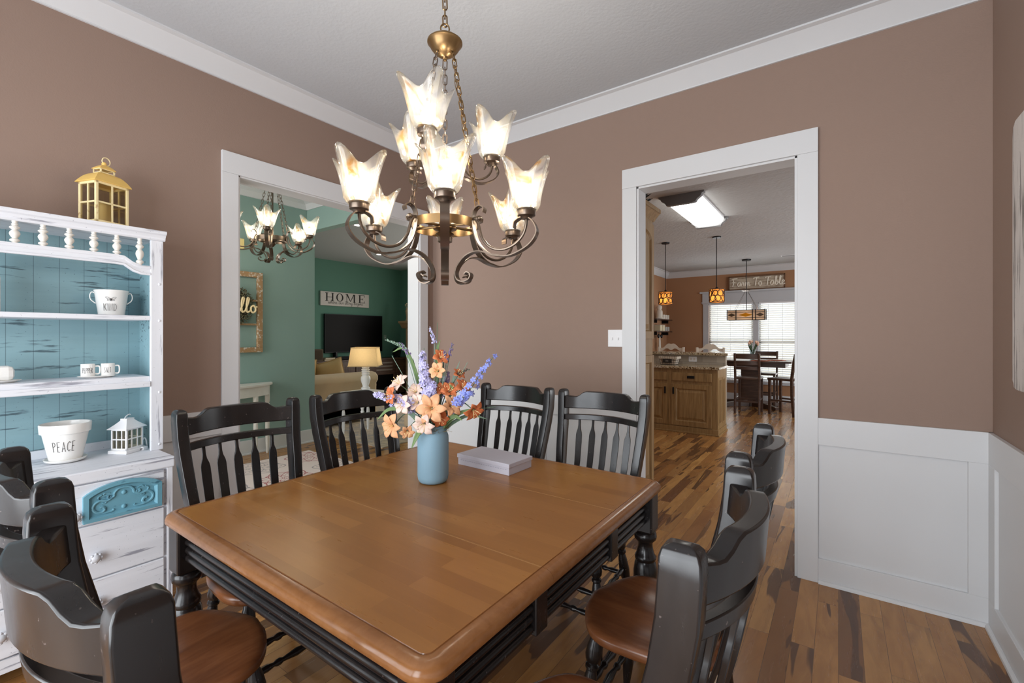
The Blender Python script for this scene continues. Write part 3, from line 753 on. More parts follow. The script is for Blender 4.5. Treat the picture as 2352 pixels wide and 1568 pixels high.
def floret(mb, c, face, s, rng):
    m = Matrix.Translation(c) @ facing(face) @ Matrix.Rotation(rng.random() * 6, 4, 'Z')
    for i in range(5):
        a = i * 2 * pi / 5; ca, sa = cos(a), sin(a)
        P = [(0, 0, 0), (.55 * s, -.32 * s, .25 * s), (s, -.2 * s, .2 * s), (s, .2 * s, .2 * s), (.55 * s, .32 * s, .25 * s)]
        mb.add([(x * ca - y * sa, x * sa + y * ca, z) for x, y, z in P], [(0, 1, 2, 3, 4)], False, m)
def spray(label, p0, p1, mat, n, fs, thick=.018, seed=1, name='delphinium_stem', bend=.02, droop=0):
    rng = random.Random(seed); r = froot(name, label); p0 = Vector(p0); p1 = Vector(p1)
    path = stem_path(p0, bend); full = path + [p0.lerp(p1, k / 6) + Vector((0, 0, -droop * (k / 6) ** 2)) for k in range(1, 7)]
    MB().tube(full, .0018, 6).build('stem', stemg, r)
    mb = MB()
    for i in range(n):
        t = (i + rng.random()) / n; c = p0.lerp(p1, t) + Vector((0, 0, -droop * t * t)); th = thick * (1.1 - .75 * t)
        d = Vector((rng.uniform(-1, 1), rng.uniform(-1, .5), rng.uniform(-.7, 1))).normalized()
        floret(mb, c + d * th, d + Vector((0, -.4, .1)), fs * (1.1 - .4 * t) * rng.uniform(.8, 1.2), rng)
    mb.build('florets', mat, r, flip=False)
    return r
def spike(label, p0, p1, mat, n=46, seed=3):
    rng = random.Random(seed); r = froot('lavender_stem', label); p0 = Vector(p0); p1 = Vector(p1)
    MB().tube(stem_path(p0, .01) + [p1], .0015, 5).build('stem', sage, r)
    mb = MB()
    for i in range(n):
        t = i / n; c = p0.lerp(p1, t); d = Vector((rng.uniform(-1, 1), rng.uniform(-1, 1), rng.uniform(0, 1.4))).normalized()
        e = c + d * .011 * (1.15 - .7 * t); mb.ball(e, .0030 * (1.15 - .5 * t), 6, 4, (1, 1, 1.5))
    mb.build('buds', mat, r)
    return r
def leaf(label, pts, w, mat, name='leaf_blade', twist=0):
    r = froot(name, label, 'leaf', 'artificial leaves in the blue jar')
    P = smooth_path(pts, 6); n = len(P)
    def pt(u, v):
        i = min(n - 1, int(round(v * (n - 1)))); p = P[i]; t = (P[min(n - 1, i + 1)] - P[max(0, i - 1)]).normalized()
        s = t.cross(Vector((0, -1, .25 + twist))); s = s.normalized() if s.length > 1e-4 else Vector((1, 0, 0))
        k = (u - .5) * 2; ww = w * (sin(pi * min(1, .12 + .88 * v)) ** .8 + .02)
        return p + s * k * ww + Vector((0, -1, .1)) * (-.25 * ww * (1 - abs(k)))
    MB().grid(pt, 4, n - 1, True).build('blade', mat, r, flip=False, solid=.0007)
    return r
K = .00189
def fp(px, py, dy=0.0): return ((px - 996) * K, dy, (967 - py) * K)
lily('large peach lily facing forward just above the rim of the blue jar', fp(1000, 915, -.075), (-.05, -1, .12), peach, .062, 1.05)
lily('blush lily tipped toward the rim at the front left of the blue jar', fp(984, 948, -.075), (-.2, -1, -.35), blush, .052, .95)
lily('peach lily opening to the right beside the large peach lily', fp(1040, 912, -.05), (.55, -.8, .35), peach, .05, .95)
lily('orange lily half hidden below the large peach lily', fp(1015, 938, -.045), (.4, -1, -.3), oran, .045, .8)
lily('peach lily drooping lowest on the left side of the bouquet', fp(912, 955, -.05), (-.5, -.8, -.05), peach, .056, 1.0, .05)
lily('small peach blossom hanging beside the drooping left lily', fp(944, 966, -.06), (.2, -.9, -.4), peach, .034, .9, .03)
lily('orange lily hanging down on the far right of the bouquet', fp(1088, 920, -.03), (.45, -.6, -.45), oran, .052, .9, .06)
lily('orange lily near the top of the bouquet in the middle', fp(1012, 806, 0), (.4, -.7, .5), oran, .044, .8)
lily('peach lily just below the topmost orange lily', fp(1010, 834, -.03), (-.2, -1, .3), peach, .042, .85)
lily('white lily at the upper left above the curled orange lily', fp(924, 866, -.02), (-.45, -.5, .7), blush, .052, .85)
lily('curled orange lily on the left under the white lily', fp(912, 888, -.05), (-.7, -.7, .1), oran, .046, .8)
lily('blush lily low on the left among the lavender florets', fp(936, 908, -.05), (-.4, -.9, .1), blush, .046, .9)
lily('blush lily with an orange throat left of the tall lavender delphinium', fp(958, 884, -.01), (-.2, -.7, .6), blush, .045, .8)
lily('orange lily right of centre in front of the grass stems', fp(1034, 882, -.01), (.2, -.7, .6), oran, .046, .8)
lily('orange lily beside the blue delphinium on the right', fp(1062, 876, .01), (.5, -.6, .6), oran, .046, .85)
lily('small rust lily in the upper right of the bouquet', fp(1052, 846, .02), (.5, -.5, .7), oran, .034, .8)
spray('tall lavender delphinium standing left of centre', fp(984, 900, -.02), fp(972, 796, 0), lav, 84, .0150, .026, 11)
spray('lavender delphinium arching out to the far left', fp(948, 905, -.04), fp(872, 886, -.05), lav, 52, .0135, .022, 12, droop=-.0)
spray('lavender florets low behind the white lily on the left', fp(960, 925, -.03), fp(905, 912, -.03), lav, 34, .013, .019, 13)
spray('lower lavender delphinium in front of the tall one', fp(990, 905, -.05), fp(1000, 862, -.03), lav, 36, .0135, .025, 14)
spray('bright blue delphinium reaching up to the far right', fp(1062, 905, -.03), fp(1136, 800, .0), blue, 44, .0140, .022, 15)
spray('small blue delphinium low on the right', fp(1050, 905, -.05), fp(1086, 882, -.04), blue, 26, .013, .018, 16)
spray('dusty purple florets at the right beneath the lilies', fp(1030, 935, -.03), fp(1060, 915, -.03), purp, 20, .009, .012, 17)
spike('tallest lavender spike at the top of the bouquet', fp(1000, 775, 0), fp(988, 736, 0), lav, 46, 21)
spike('pale sage spike at the upper left of the bouquet', fp(930, 784, 0), fp(888, 764, 0), sage, 46, 22)
spike('dusty purple sprig at the upper left below the sage spike', fp(940, 800, .0), fp(920, 770, 0), purp, 30, 23)
spike('slate blue spike right of the top orange lily', fp(1026, 815, 0), fp(1022, 790, 0), purp, 40, 24)
spike('thin slate blue spike highest on the right', fp(1032, 808, .01), fp(1040, 772, .01), purp, 36, 25)
spike('dark twig with tiny buds at the upper right', fp(1050, 846, .02), fp(1078, 832, .02), plain('dark_bud', (84, 70, 62), .7), 22, 26)
leaf('long green blade arching right over the chair back', [(0.01, 0, -.05), fp(1030, 952, -.02), fp(1062, 928, -.03), fp(1106, 918, -.03)], .0095, green)
leaf('olive blade bending far to the right below the orange lily', [(0.012, 0, -.05), fp(1036, 958, 0), fp(1080, 936, -.01), fp(1122, 944, -.02)], .0075, stemg)
leaf('broad green leaf hanging down the left front of the jar', [(-.02, -.03, -.03), fp(978, 960, -.06), fp(968, 975, -.09), fp(957, 1002, -.095)], .011, green)
leaf('grey green leaf slanting out to the left of the jar mouth', [(-.01, 0, -.05), fp(970, 948, -.03), fp(946, 925, -.05), fp(934, 916, -.05)], .010, sage)
leaf('light green leaf pointing to the lower left', [(-.01, -.01, -.05), fp(950, 930, -.04), fp(905, 918, -.05), fp(876, 942, -.06)], .009, green)
leaf('bright green leaf upright right of centre', [(0.01, 0, -.05), fp(1030, 920, 0), fp(1044, 885, -.01), fp(1034, 862, -.02)], .010, green)
leaf('pale green leaf behind the upper left sage spike', [(-.01, 0, -.05), fp(960, 860, .02), fp(930, 786, .01), fp(902, 792, 0)], .008, green)
leaf('small green leaf near the tallest lavender spike', [(0, 0, -.05), fp(1004, 850, .02), fp(1004, 790, .01), fp(1012, 764, .01)], .008, green)
leaf('pale green leaf left of the large peach lily', [(-.005, 0, -.05), fp(984, 945, -.03), fp(975, 915, -.05), fp(972, 892, -.05)], .010, sage)
spray('pale lavender florets between the tall lavender delphinium and the orange lilies', fp(1010, 900, .02), fp(1018, 850, .03), lav, 26, .012, .018, 31)
spray('slate blue florets deep in the middle of the bouquet', fp(1020, 880, .03), fp(1028, 838, .03), purp, 26, .010, .014, 32)
spray('purple florets at the lower left near the jar rim', fp(960, 930, -.02), fp(948, 918, -.04), purp, 18, .010, .014, 33)
lily('small orange lily tucked behind the large peach lily', fp(1018, 880, .0), (0, -.8, .6), oran, .04, .8)
lily('blush lily filling the left middle of the bouquet', fp(966, 905, -.04), (-.3, -1, .25), blush, .042, .85)
leaf('teal blade standing in the middle of the bouquet', [(0, .01, -.05), fp(1012, 900, .02), fp(1016, 850, .02), fp(1020, 800, .02)], .006, sage)
leaf('second teal blade leaning right in the middle', [(.01, .01, -.05), fp(1030, 900, .02), fp(1042, 850, .03), fp(1056, 812, .03)], .006, sage)
leaf('dark green blade left of the tall lavender delphinium', [(-.01, .01, -.05), fp(972, 900, .02), fp(956, 850, .03), fp(946, 806, .03)], .006, stemg)
leaf('short green leaf to the right above the rim', [(.02, -.01, -.04), fp(1030, 945, -.04), fp(1050, 935, -.05), fp(1066, 944, -.05)], .010, green)
# thin grass stalks
for i, (px, py, lab) in enumerate(((1006, 724, 'thin straw rising highest above the bouquet'), (900, 800, 'thin grass stalk leaning out to the upper left'), (1020, 800, 'thin teal grass stalk upright in the middle'), (1030, 806, 'thin grass stalk beside the slate blue spike'),
                                     (1140, 918, 'thin grass stalk reaching far right past the chair'), (1074, 816, 'thin straw slanting to the upper right'), (975, 782, 'thin grass stalk left of the tall spike'), (866, 898, 'thin stalk pointing far left below the florets'))):
    r = froot('grass_stalk', lab, 'grass', 'grass stalks in the blue jar')
    MB().tube(stem_path(fp(px, py, .01 * (i % 3)), .015), .0013, 5).build('stalk', sage if i % 2 else stemg, r)
rng = random.Random(5); mb = MB()
for i in range(90):
    a = rng.random() * 6.28; q = [Vector((.04 * cos(a), .04 * sin(a), -.01))]
    for k in range(3): q.append(q[-1] + Vector((rng.uniform(-.02, .024), rng.uniform(-.02, .02), rng.uniform(-.004, .016))))
    mb.tube(smooth_path(q, 2), .0007, 3)
ms = mb.build('moss', plain('dry_moss', (128, 118, 74), .9, var=.25), None); ms.matrix_world = FM
tag(ms, 'tuft of dry moss around the jar mouth', 'moss'); ms['kind'] = 'stuff'

# ---------------------------------------------------------------- chandeliers
def scroll(pts, n=5): return smooth_path([(p[0], 0, p[1]) for p in pts], n)
S_PATH = [(.30, 1.79), (.305, 1.815), (.335, 1.828), (.37, 1.815), (.39, 1.775), (.375, 1.74), (.34, 1.712), (.281, 1.69), (.22, 1.695), (.16, 1.715), (.11, 1.705), (.075, 1.675), (.058, 1.64), (.065, 1.612), (.09, 1.602), (.115, 1.61), (.122, 1.628), (.108, 1.638), (.096, 1.630)]
V_PATH = [(.175, 1.862), (.178, 1.878), (.16, 1.888), (.139, 1.874), (.131, 1.84), (.135, 1.80), (.155, 1.745), (.2, 1.705), (.25, 1.691)]
U_PATH = [(.348, 1.822), (.346, 1.795), (.333, 1.762), (.30, 1.731), (.25, 1.716), (.2, 1.73), (.167, 1.77), (.152, 1.82), (.14, 1.842)]
def xf(pts, rt, k): return [(rt + (r - .348) * k, z) for r, z in pts]
def shade_pt(i, j, h=.142):
    t = 2 * pi * i; lobe = cos(4 * t); sharp = (.5 + .5 * lobe) ** 1.5
    r = .034 + .017 * min(1, j / .2) ** .6 + .013 * j + (.047 * sharp - .002) * j ** 2.4 + .0035 * lobe * sin(pi * min(1, j * 1.2))
    z = h * j * .92 + (.050 * sharp - .006) * j ** 2.4
    return (r * cos(t), r * sin(t), z)
def add_light(parent, loc, watts, name='bulb_light', col=(1, .93, .83), size=.02):
    l = bpy.data.lights.new(name, 'POINT'); l.energy = watts; l.color = col; l.shadow_soft_size = size
    o = bpy.data.objects.new(name, l); COL.objects.link(o); o.parent = parent; o.location = loc
def arm(rt, phi, rad, zc, k, z0, spin, watts, strap=True, metal='bronze'):
    """one arm with its cup, glass shade and bulb, reaching out at phi (0 = local -Y)"""
    ang = phi - pi / 2; d = Vector((cos(ang), sin(ang), 0)); side = Vector((-sin(ang), cos(ang), 0))
    def P(pts): return [d * r + Vector((0, 0, z - z0)) for r, z in pts]
    tr = lambda pts: [(rad + (r - .348) * k, zc + (z - 1.826) * k) for r, z in pts]
    mk = lambda pts, n=4: P([(q.x, q.z) for q in scroll(tr(pts), n)])
    mb = MB(); w = .030 if k == 1 else .024
    mb.ribbon(mk(S_PATH), w, .004, side)
    if strap:
        mb.ribbon(mk(V_PATH), w, .004, side)
        b = d * .136 + Vector((0, 0, 1.842 - z0)); mb.ball(b + d * .016, .0095, 10, 6); mb.tube([b - d * .02, b + d * .014], .006, 8)
    mb.tube(mk(U_PATH), .0058 if k == 1 else .0045, 8)
    a = mb.build('arm', metal, rt, angle=35)
    c = d * rad + Vector((0, 0, zc - z0))
    MB().lathe([(.006, -.008), (.018, -.006), (.022, .0), (.024, .002), (.033, .006), (.034, .010), (.034, .026), (.036, .028), (.036, .031), (.030, .031)], 24, Matrix.Translation(c)).build('cup', metal, a, angle=40)
    s = MB().grid(lambda i, j: shade_pt(i, j), 60, 16, True, True, Matrix.Translation(c + Vector((0, 0, .024))) @ Matrix.Rotation(spin, 4, 'Z')).build('shade', 'shade', rt, solid=.004, flip=False, angle=80)
    bl = MB().lathe([(.001, .03), (.013, .03), (.013, .045), (.019, .056), (.023, .070), (.021, .084), (.012, .094), (.001, .097)], 16, Matrix.Translation(c)).build('bulb', 'bulb', s)
    add_light(bl, c + Vector((0, 0, .115)), watts)
def chain(parent, p0, p1, metal, link=.034, r=.0024, name='chain'):
    p0 = Vector(p0); p1 = Vector(p1); L = (p1 - p0).length; n = max(1, int(L / (link * .78))); mb = MB()
    q = (p1 - p0).to_track_quat('Z', 'Y').to_matrix().to_4x4()
    for i in range(n):
        c = p0.lerp(p1, (i + .5) / n); m = Matrix.Translation(c) @ q @ Matrix.Rotation(pi / 2 * (i % 2), 4, 'Z')
        h = L / n * .5 + r * 2.2
        loop = [(.0085 * cos(a) * (1 if abs(sin(a)) < .98 else 1), 0, (h - .0085) * (1 if sin(a) > 0 else -1) * (1 if abs(sin(a)) > .05 else 0) + .0085 * sin(a)) for a in [2 * pi * k / 10 + .15 for k in range(10)]]
        mb.tube([m @ Vector(p) for p in loop], r, 5, True)
    return mb.build(name, metal, parent, flip=False)

# main chandelier over the table
Z0 = 1.6
cd = root('chandelier', (-1.2645, 1.308, Z0), 'nine light bronze scroll chandelier with amber swirl shades over the dining table', 'chandelier', radians(44))
for q, sp in ((0, -.52), (60, .58), (-60, -.49), (120, -.09), (-120, .12), (180, .78)):
    arm(cd, radians(q), .342, 1.826, 1, Z0, sp, 2.4)
for q, sp in ((-19, .42), (-139, -.14), (101, -.61)):
    arm(cd, radians(q), .194, 2.094, .62, Z0, sp, 2.4, strap=False)
mb = MB()
rg = [(.1235, 1.809), (.1275, 1.809), (.1275, 1.843), (.1235, 1.843), (.1235, 1.809)]
mb.lathe([(r, z - Z0) for r, z in rg], 48, cap=False)
for i in range(6):
    a = radians(60 * i - 90); mb.tube([(.02 * cos(a), .02 * sin(a), 1.826 - Z0), (.125 * cos(a), .125 * sin(a), 1.826 - Z0)], .0055, 8)
mb.build('ring', 'brass', cd, angle=40)
MB().lathe([(r, z - Z0) for r, z in ((.001, 1.755), (.008, 1.757), (.012, 1.767), (.007, 1.774), (.014, 1.78), (.030, 1.786), (.036, 1.793), (.030, 1.798), (.022, 1.803), (.046, 1.812), (.046, 1.816), (.024, 1.82), (.024, 1.85), (.012, 1.858), (.010, 1.99), (.024, 1.995), (.026, 2.02), (.012, 2.03), (.008, 2.045), (.001, 2.05))], 28).build('hub_column', 'brass', cd, angle=40)
MB().lathe([(r, z - Z0) for r, z in ((.001, 2.484), (.009, 2.486), (.012, 2.492), (.024, 2.497), (.042, 2.510), (.055, 2.526), (.062, 2.540), (.069, 2.547), (.069, 2.552), (.056, 2.563), (.032, 2.575), (.012, 2.580), (.006, 2.59), (.001, 2.59))], 40).build('bell', 'brass', cd, angle=40)
MB().tube([(.017 * cos(t), 0, 2.605 - Z0 + .020 * sin(t)) for t in [2 * pi * k / 14 for k in range(14)]], .0032, 6, True).build('loop', 'brass', cd)
chain(cd, (0, 0, 2.618 - Z0), (0, 0, 3.09 - Z0), 'brass', .042, .003)
MB().lathe([(.001, 3.075 - Z0), (.03, 3.078 - Z0), (.06, 3.1 - Z0), (.064, 3.12 - Z0)], 32).build('canopy', 'brass', cd)
for q in (-60, 60, 180):
    a = radians(q) - pi / 2; c0, s0 = cos(a), sin(a)
    MB().ball((.034 * c0, .034 * s0, 2.503 - Z0), .007, 8, 6).build('chain_hook', 'brass', cd)
    chain(cd, (.036 * c0, .036 * s0, 2.50 - Z0), (.142 * c0, .142 * s0, 1.886 - Z0), 'brass' if q == 60 else 'bronze', .036, .0024)
# loose supply wire woven along one chain
a = radians(60) - pi / 2
MB().tube(smooth_path([(((.03 + .11 * t) + .008 * sin(t * 22)) * cos(a), ((.03 + .11 * t) + .008 * cos(t * 22)) * sin(a), 2.5 - Z0 - .61 * t) for t in [k / 16 for k in range(17)]], 2), .0016, 5).build('wire', 'brass', cd)

# five light chandelier in the foyer
FX, FY = None, None
Z1 = 2.08
d0 = 4.3; l0 = (626 - 1176) / 1045.3
fx, fy = d0 * (-sin(YAW) + l0 * cos(YAW)), d0 * (cos(YAW) + l0 * sin(YAW))
fc = root('chandelier', (fx, fy, Z1), 'five light dark scroll chandelier hanging in the green foyer', 'chandelier', math.atan2(-fx, fy))
for i in range(5):
    arm(fc, radians(-7 + 72 * i), .345, 2.318, 1, Z1 , i * .7, 3.0, strap=False, metal='bronze')
mb = MB(); mb.lathe([(r, z - Z1) for r, z in ((.1235, 2.285), (.1275, 2.285), (.1275, 2.325), (.1235, 2.325), (.1235, 2.285))], 40, cap=False)
for i in range(5):
    a = radians(72 * i - 97); mb.tube([(.02 * cos(a), .02 * sin(a), 2.305 - Z1), (.125 * cos(a), .125 * sin(a), 2.305 - Z1)], .0055, 8)
    d = Vector((cos(a), sin(a), 0)); vp = [(r, z + .492) for r, z in V_PATH]
    mb.ribbon([d * q.x + Vector((0, 0, q.z - Z1)) for q in scroll(vp, 4)], .03, .004, Vector((-sin(a), cos(a), 0)))
mb.build('ring', 'bronze', fc, angle=40)
MB().lathe([(r, z - Z1) for r, z in ((.001, 2.23), (.01, 2.235), (.03, 2.262), (.022, 2.28), (.045, 2.29), (.045, 2.295), (.022, 2.3), (.022, 2.33), (.0075, 2.34), (.0075, 3.08), (.05, 3.09), (.055, 3.12))], 24).build('rod', 'bronze', fc, angle=40)
for i in range(5):
    a = radians(72 * i - 97); chain(fc, (.025 * cos(a), .025 * sin(a), 2.95 - Z1), (.14 * cos(a), .14 * sin(a), 2.378 - Z1), 'bronze', .04, .0024)

# ---------------------------------------------------------------- white hutch with teal back
HXB, HXU, HBK = -2.67, -2.87, -3.143     # base front, upper front, back plane
Y0, Y1, YU = -.62, .853, .872
ht = root('hutch', (-2.9, .12, 0), 'distressed white hutch with teal back boards against the left wall', 'hutch'); hx, hy = 2.9, -.12
def hb(x0, x1, y0, y1, z0, z1): return MB().box(x0 + hx, x1 + hx, y0 + hy, y1 + hy, z0, z1)
YL = -.64
mb = hb(HBK, HXB - .012, Y0, Y1 - .01, .10, .748)
for yy in (Y0, Y1 - .06):
    for xx in (HBK + .01, HXB - .06): mb.box(xx + hx, xx + .045 + hx, yy + hy, yy + .05 + hy, 0, .10)
mb.build('base_cabinet', 'hutch', ht, bevel=.003)
hb(HBK, HXB + .006, Y0 - .01, Y1 + .004, .748, .80).build('counter', 'hutch', ht, bevel=.006)
# base face frame: stile at the right end, bottom rail
hb(HXB - .012, HXB, .826, Y1 - .003, .06, .748).build('stile', 'hutchv', ht, bevel=.002)
hb(HXB - .012, HXB, Y0, .822, .06, .116).build('bottom_rail', 'hutch', ht, bevel=.002)
ys = (-.60, .125, .818)
knob_prof = [(.010, 0), (.009, .012), (.016, .016), (.019, .021), (.016, .027), (.008, .032), (.001, .033)]
KN = Matrix.Rotation(radians(90), 4, 'Y')
def knob(parent, y, z, x=HXB):
    m = Matrix.Translation((x + hx, y + hy, z)) @ KN; k = MB().lathe(knob_prof, 18, m)
    for i in range(8):
        a = i * pi / 4; k.ball(m @ Vector((.018 * cos(a), .018 * sin(a), .021)), .0065, 8, 5)
    k.build('knob', 'knobwhite', parent)
def arch(y0, y1, zb, zs, zt, n=14): # outline with an arched top
    yc, hw = (y0 + y1) / 2, (y1 - y0) / 2
    return [(y0, zb), (y1, zb)] + [(yc + hw * cos(pi * k / n), zs + (zt - zs) * (1 - (cos(pi * k / n)) ** 2) ** .8) for k in range(n + 1)]
for side in (0, 1):
    a, b = ys[side] + .004, ys[side + 1] - .004
    for zl, zh in ((.565, .742), (.32, .558), (.122, .314)):
        if zl == .565:
            dr = hb(HXB - .012, HXB + .004, a, b, zl, zh).build('drawer', 'hutch', ht, bevel=.003)
            yc = (a + b) / 2
            if side: u0, u1 = .518, .800
            else: u0, u1 = -.45, -.168
            for (y0_, y1_) in ((u0, u1),):
                o1 = [(p[0] + hy, p[1]) for p in arch(y0_, y1_, .575, .690, .734)]
                o2 = [(p[0] + hy, p[1]) for p in arch(y0_ + .018, y1_ - .018, .590, .680, .718)]
                o3 = [(p[0] + hy, p[1]) for p in arch(y0_ + .028, y1_ - .028, .598, .674, .709)]
                mb = MB(); n = len(o1); X = HXB + .004 + hx
                mb.add([(X, *p) for p in o1] + [(X + .016, *p) for p in o1] + [(X + .017, *p) for p in o2] + [(X + .004, *p) for p in o3],
                       [(i + k * n, (i + 1) % n + k * n, (i + 1) % n + (k + 1) * n, i + (k + 1) * n) for k in range(3) for i in range(n)] + [tuple(range(3 * n, 4 * n))])
                pn = mb.build('carved_panel', 'teal2', dr)
                # raised scrollwork
                cy = (y0_ + y1_) / 2 + hy; sc_ = MB(); Xs = X + .005
                def sw(pts, r): sc_.tube(smooth_path([(Xs, cy + p[0], p[1]) for p in pts], 4), r, 7, scale=None)
                for s in (-1, 1):
                    sw([(s * .0, .700), (s * .02, .697), (s * .034, .682), (s * .036, .668), (s * .048, .662), (s * .058, .668), (s * .054, .676)], .0052)
                    sw([(s * .036, .668), (s * .06, .655), (s * .085, .660), (s * .104, .648), (s * .108, .628), (s * .096, .612), (s * .078, .608), (s * .068, .618), (s * .074, .630), (s * .084, .630)], .006)
                    sw([(s * .096, .612), (s * .07, .603), (s * .044, .604), (s * .036, .610)], .005)
                    sw([(s * .085, .660), (s * .09, .676), (s * .078, .684)], .0036); sw([(s * .06, .655), (s * .066, .646), (s * .076, .648)], .0036)
                    sw([(s * .05, .686), (s * .066, .690), (s * .072, .684)], .0032)
                for z in (.676, .612): sc_.ball((Xs - .001, cy, z), .010, 12, 7, (.7, 1, 1))
                for s in (-1, 1): sc_.ball((Xs - .001, cy + s * .046, .668), .006, 10, 6)
                sc_.build('scrollwork', 'teal2', pn)
                # raised arched edge of the white surround
            knob(dr, u0 - .026, .612, HXB + .004)
            knob(dr, u1 + .02 if not side else a + .04, .612, HXB + .004) if not side else None
        else:
            dr = hb(HXB - .012, HXB + .004, a, b, zl, zh).build('drawer', 'hutch', ht, bevel=.004)
            zk = .416 if zl == .32 else .215
            knob(dr, a + .43, zk, HXB + .004); knob(dr, a + .15, zk, HXB + .004)
# upper shelves
hb(HBK, HBK + .012, YL, YU - .01, .80, 1.885).build('back_boards', 'teal', ht)
hb(HBK + .012, HXU - .02, YU - .03, YU - .014, .80, 1.885).build('side_panel', 'teal', ht)
hb(HBK + .012, HXU - .02, YL, YL + .016, .80, 1.885).build('side_panel', 'teal', ht)
hb(HBK, HXU - .018, YU - .013, YU, .80, 1.885).build('side_panel', 'hutchv', ht)
hb(HXU - .02, HXU, .818, YU, .80, 1.885).build('stile', 'hutchv', ht, bevel=.003)
hb(HXU - .02, HXU, YL, YL + .05, .80, 1.885).build('stile', 'hutchv', ht, bevel=.003)
for zc in (.83, 1.10, 1.47, 1.66):
    MB().ball((HXU + hx, .855 + hy, zc), .007, 10, 6, (.5, 1, 1)).build('peg', 'hutchv', ht)
hb(HBK + .012, HXU - .004, YL + .05, .818, 1.472, 1.495).build('shelf', 'hutch', ht, bevel=.003)
sh = hb(HBK + .012, HXU - .01, YL + .05, .818, 1.157, 1.185).build('shelf', 'hutch', ht, bevel=.003)
hb(HXU - .014, HXU + .004, YL + .05, .818, 1.131, 1.160).build('shelf_lip', 'hutch', sh, bevel=.004)
hb(HBK + .012, HBK + .03, YL, YU - .03, .80, .842).build('back_ledge', 'hutch', ht, bevel=.003)
cr = [(HBK, 1.885), (HXU + .0, 1.885), (HXU + .006, 1.893), (HXU + .006, 1.9), (HXU + .014, 1.912), (HXU + .024, 1.918), (HXU + .028, 1.926), (HXU + .028, 1.934), (HBK, 1.934)]
MB().prism([(x + hx, z) for x, z in cr], YL - .02 + hy, YU + .008 + hy, 'y').build('crown', 'hutch', ht, bevel=.0015)
def railz(y, base, drop):
    return base - drop * sstep(y, .70, .775)
mb = MB(); v = []; f = []; n = 40
for i in range(n + 1):
    y = YL + .05 + (.818 - YL - .05) * i / n
    yy = y if y > 0 else .0
    zt, zb = railz(y, 1.792, .042), railz(y, 1.745, .042) + (0 if y < .6 else 0)
    v += [(HXU - .018 + hx, y + hy, zb), (HXU - .018 + hx, y + hy, zt), (HXU + hx, y + hy, zt), (HXU + hx, y + hy, zt - .014), (HXU - .004 + hx, y + hy, zt - .018), (HXU - .002 + hx, y + hy, zb + .012), (HXU + .002 + hx, y + hy, zb + .008), (HXU + hx, y + hy, zb)]
for i in range(n):
    for q in range(8): f.append((i * 8 + q, i * 8 + 8 + q, i * 8 + 8 + (q + 1) % 8, i * 8 + (q + 1) % 8))
f += [tuple(range(8)), tuple(n * 8 + q for q in range(7, -1, -1))]
mb.add(v, f, True).build('gallery_rail', 'hutch', ht, angle=30)
SPN = [(.008, 0), (.009, .05), (.016, .1), (.016, .16), (.008, .22), (.015, .34), (.0175, .43), (.015, .52), (.008, .60), (.017, .68), (.017, .72), (.008, .79), (.012, .84), (.008, .9), (.010, 1)]
for y in (-.53, -.44, -.354, -.266, -.178, -.09, 0, .088, .176, .260, .344, .430, .515, .600, .685, .775):
    zb = railz(y, 1.790, .042)
    MB().between(SPN, (HXU - .009 + hx, y + hy, zb), (HXU - .009 + hx, y + hy, 1.886), 14).build('gallery_spindle', 'oldwhite', ht)

# things standing on the hutch
def wrap(cx, cy, r0, ang0, zc, slope=0):
    """text plane -> outside of an upright cylinder centred at the origin"""
    return lambda u, v: ((r0 + slope * v + .0006) * cos(ang0 + u / r0), (r0 + slope * v + .0006) * sin(ang0 + u / r0), zc + v)
def face_cam(x, y): return math.atan2(-y, -x)
bk = root('bucket', (-3.01, .695, 1.495), 'white bucket reading KIND with a bee on the upper hutch shelf', 'bucket')
MB().lathe([(.001, .003), (.062, .002), (.064, .004), (.082, .120), (.085, .122), (.086, .126), (.083, .128), (.080, .124), (.062, .008), (.001, .006)], 40, cap=False).build('body', 'ceramic', bk, angle=50)
ta = face_cam(-3.01, .695)
t0 = letters('KIND', SKINNY, wrap(0, 0, .0715, ta - .04, .022, .155), .036, 1.15, .0012, 4, 1, .1)
t0.build('lettering', 'ink', bk)
bee = MB(); fnb = wrap(0, 0, .0775, ta - .04, .078, .155)
for s in (-1, 1):
    bee.tube(smooth_path([fnb(s * .003, .004), fnb(s * .014, .012), fnb(s * .026, .012), fnb(s * .016, .004), fnb(s * .003, .002)], 3), .0007, 4)
    bee.tube(smooth_path([fnb(s * .003, .001), fnb(s * .012, .002), fnb(s * .018, -.004), fnb(s * .008, -.003), fnb(s * .003, -.001)], 3), .0007, 4)
bee.ball(fnb(0, 0), .004, 10, 8, (1, 1, 1.7))
bee.build('bee_mark', plain('dark_ink', (70, 66, 64), .6), bk)
for s in (-1, 1):
    a = ta + s * 1.55
    pts = [((.078 + q[0]) * cos(a), (.078 + q[0]) * sin(a), q[1]) for q in ((0, .112), (.014, .116), (.022, .10), (.018, .078), (-.004, .06))]
    MB().tube(smooth_path(pts, 4), .0028, 6).build('handle', 'ceramic', bk)
def mug(x, y, z, text, label, hang):
    m = root('mug', (x, y, z), label, 'mug', group='small white mugs on the tray'); a = face_cam(x, y)
    MB().lathe([(.001, .002), (.029, .001), (.031, .004), (.031, .06), (.0305, .062), (.029, .061), (.028, .008), (.001, .006)], 32, cap=False).build('body', 'ceramic', m, angle=50)
    letters(text, SKINNY, wrap(0, 0, .031, a, .020), .024, .85, .0009, 4, 1, .06).build('lettering', 'ink', m)
    pts = [((.030 + q[0]) * cos(a + hang), (.030 + q[0]) * sin(a + hang), q[1]) for q in ((-.001, .05), (.014, .051), (.020, .044), (.020, .022), (.014, .014), (-.001, .015))]
    MB().tube(smooth_path(pts, 4), .0036, 8).build('handle', 'ceramic', m)
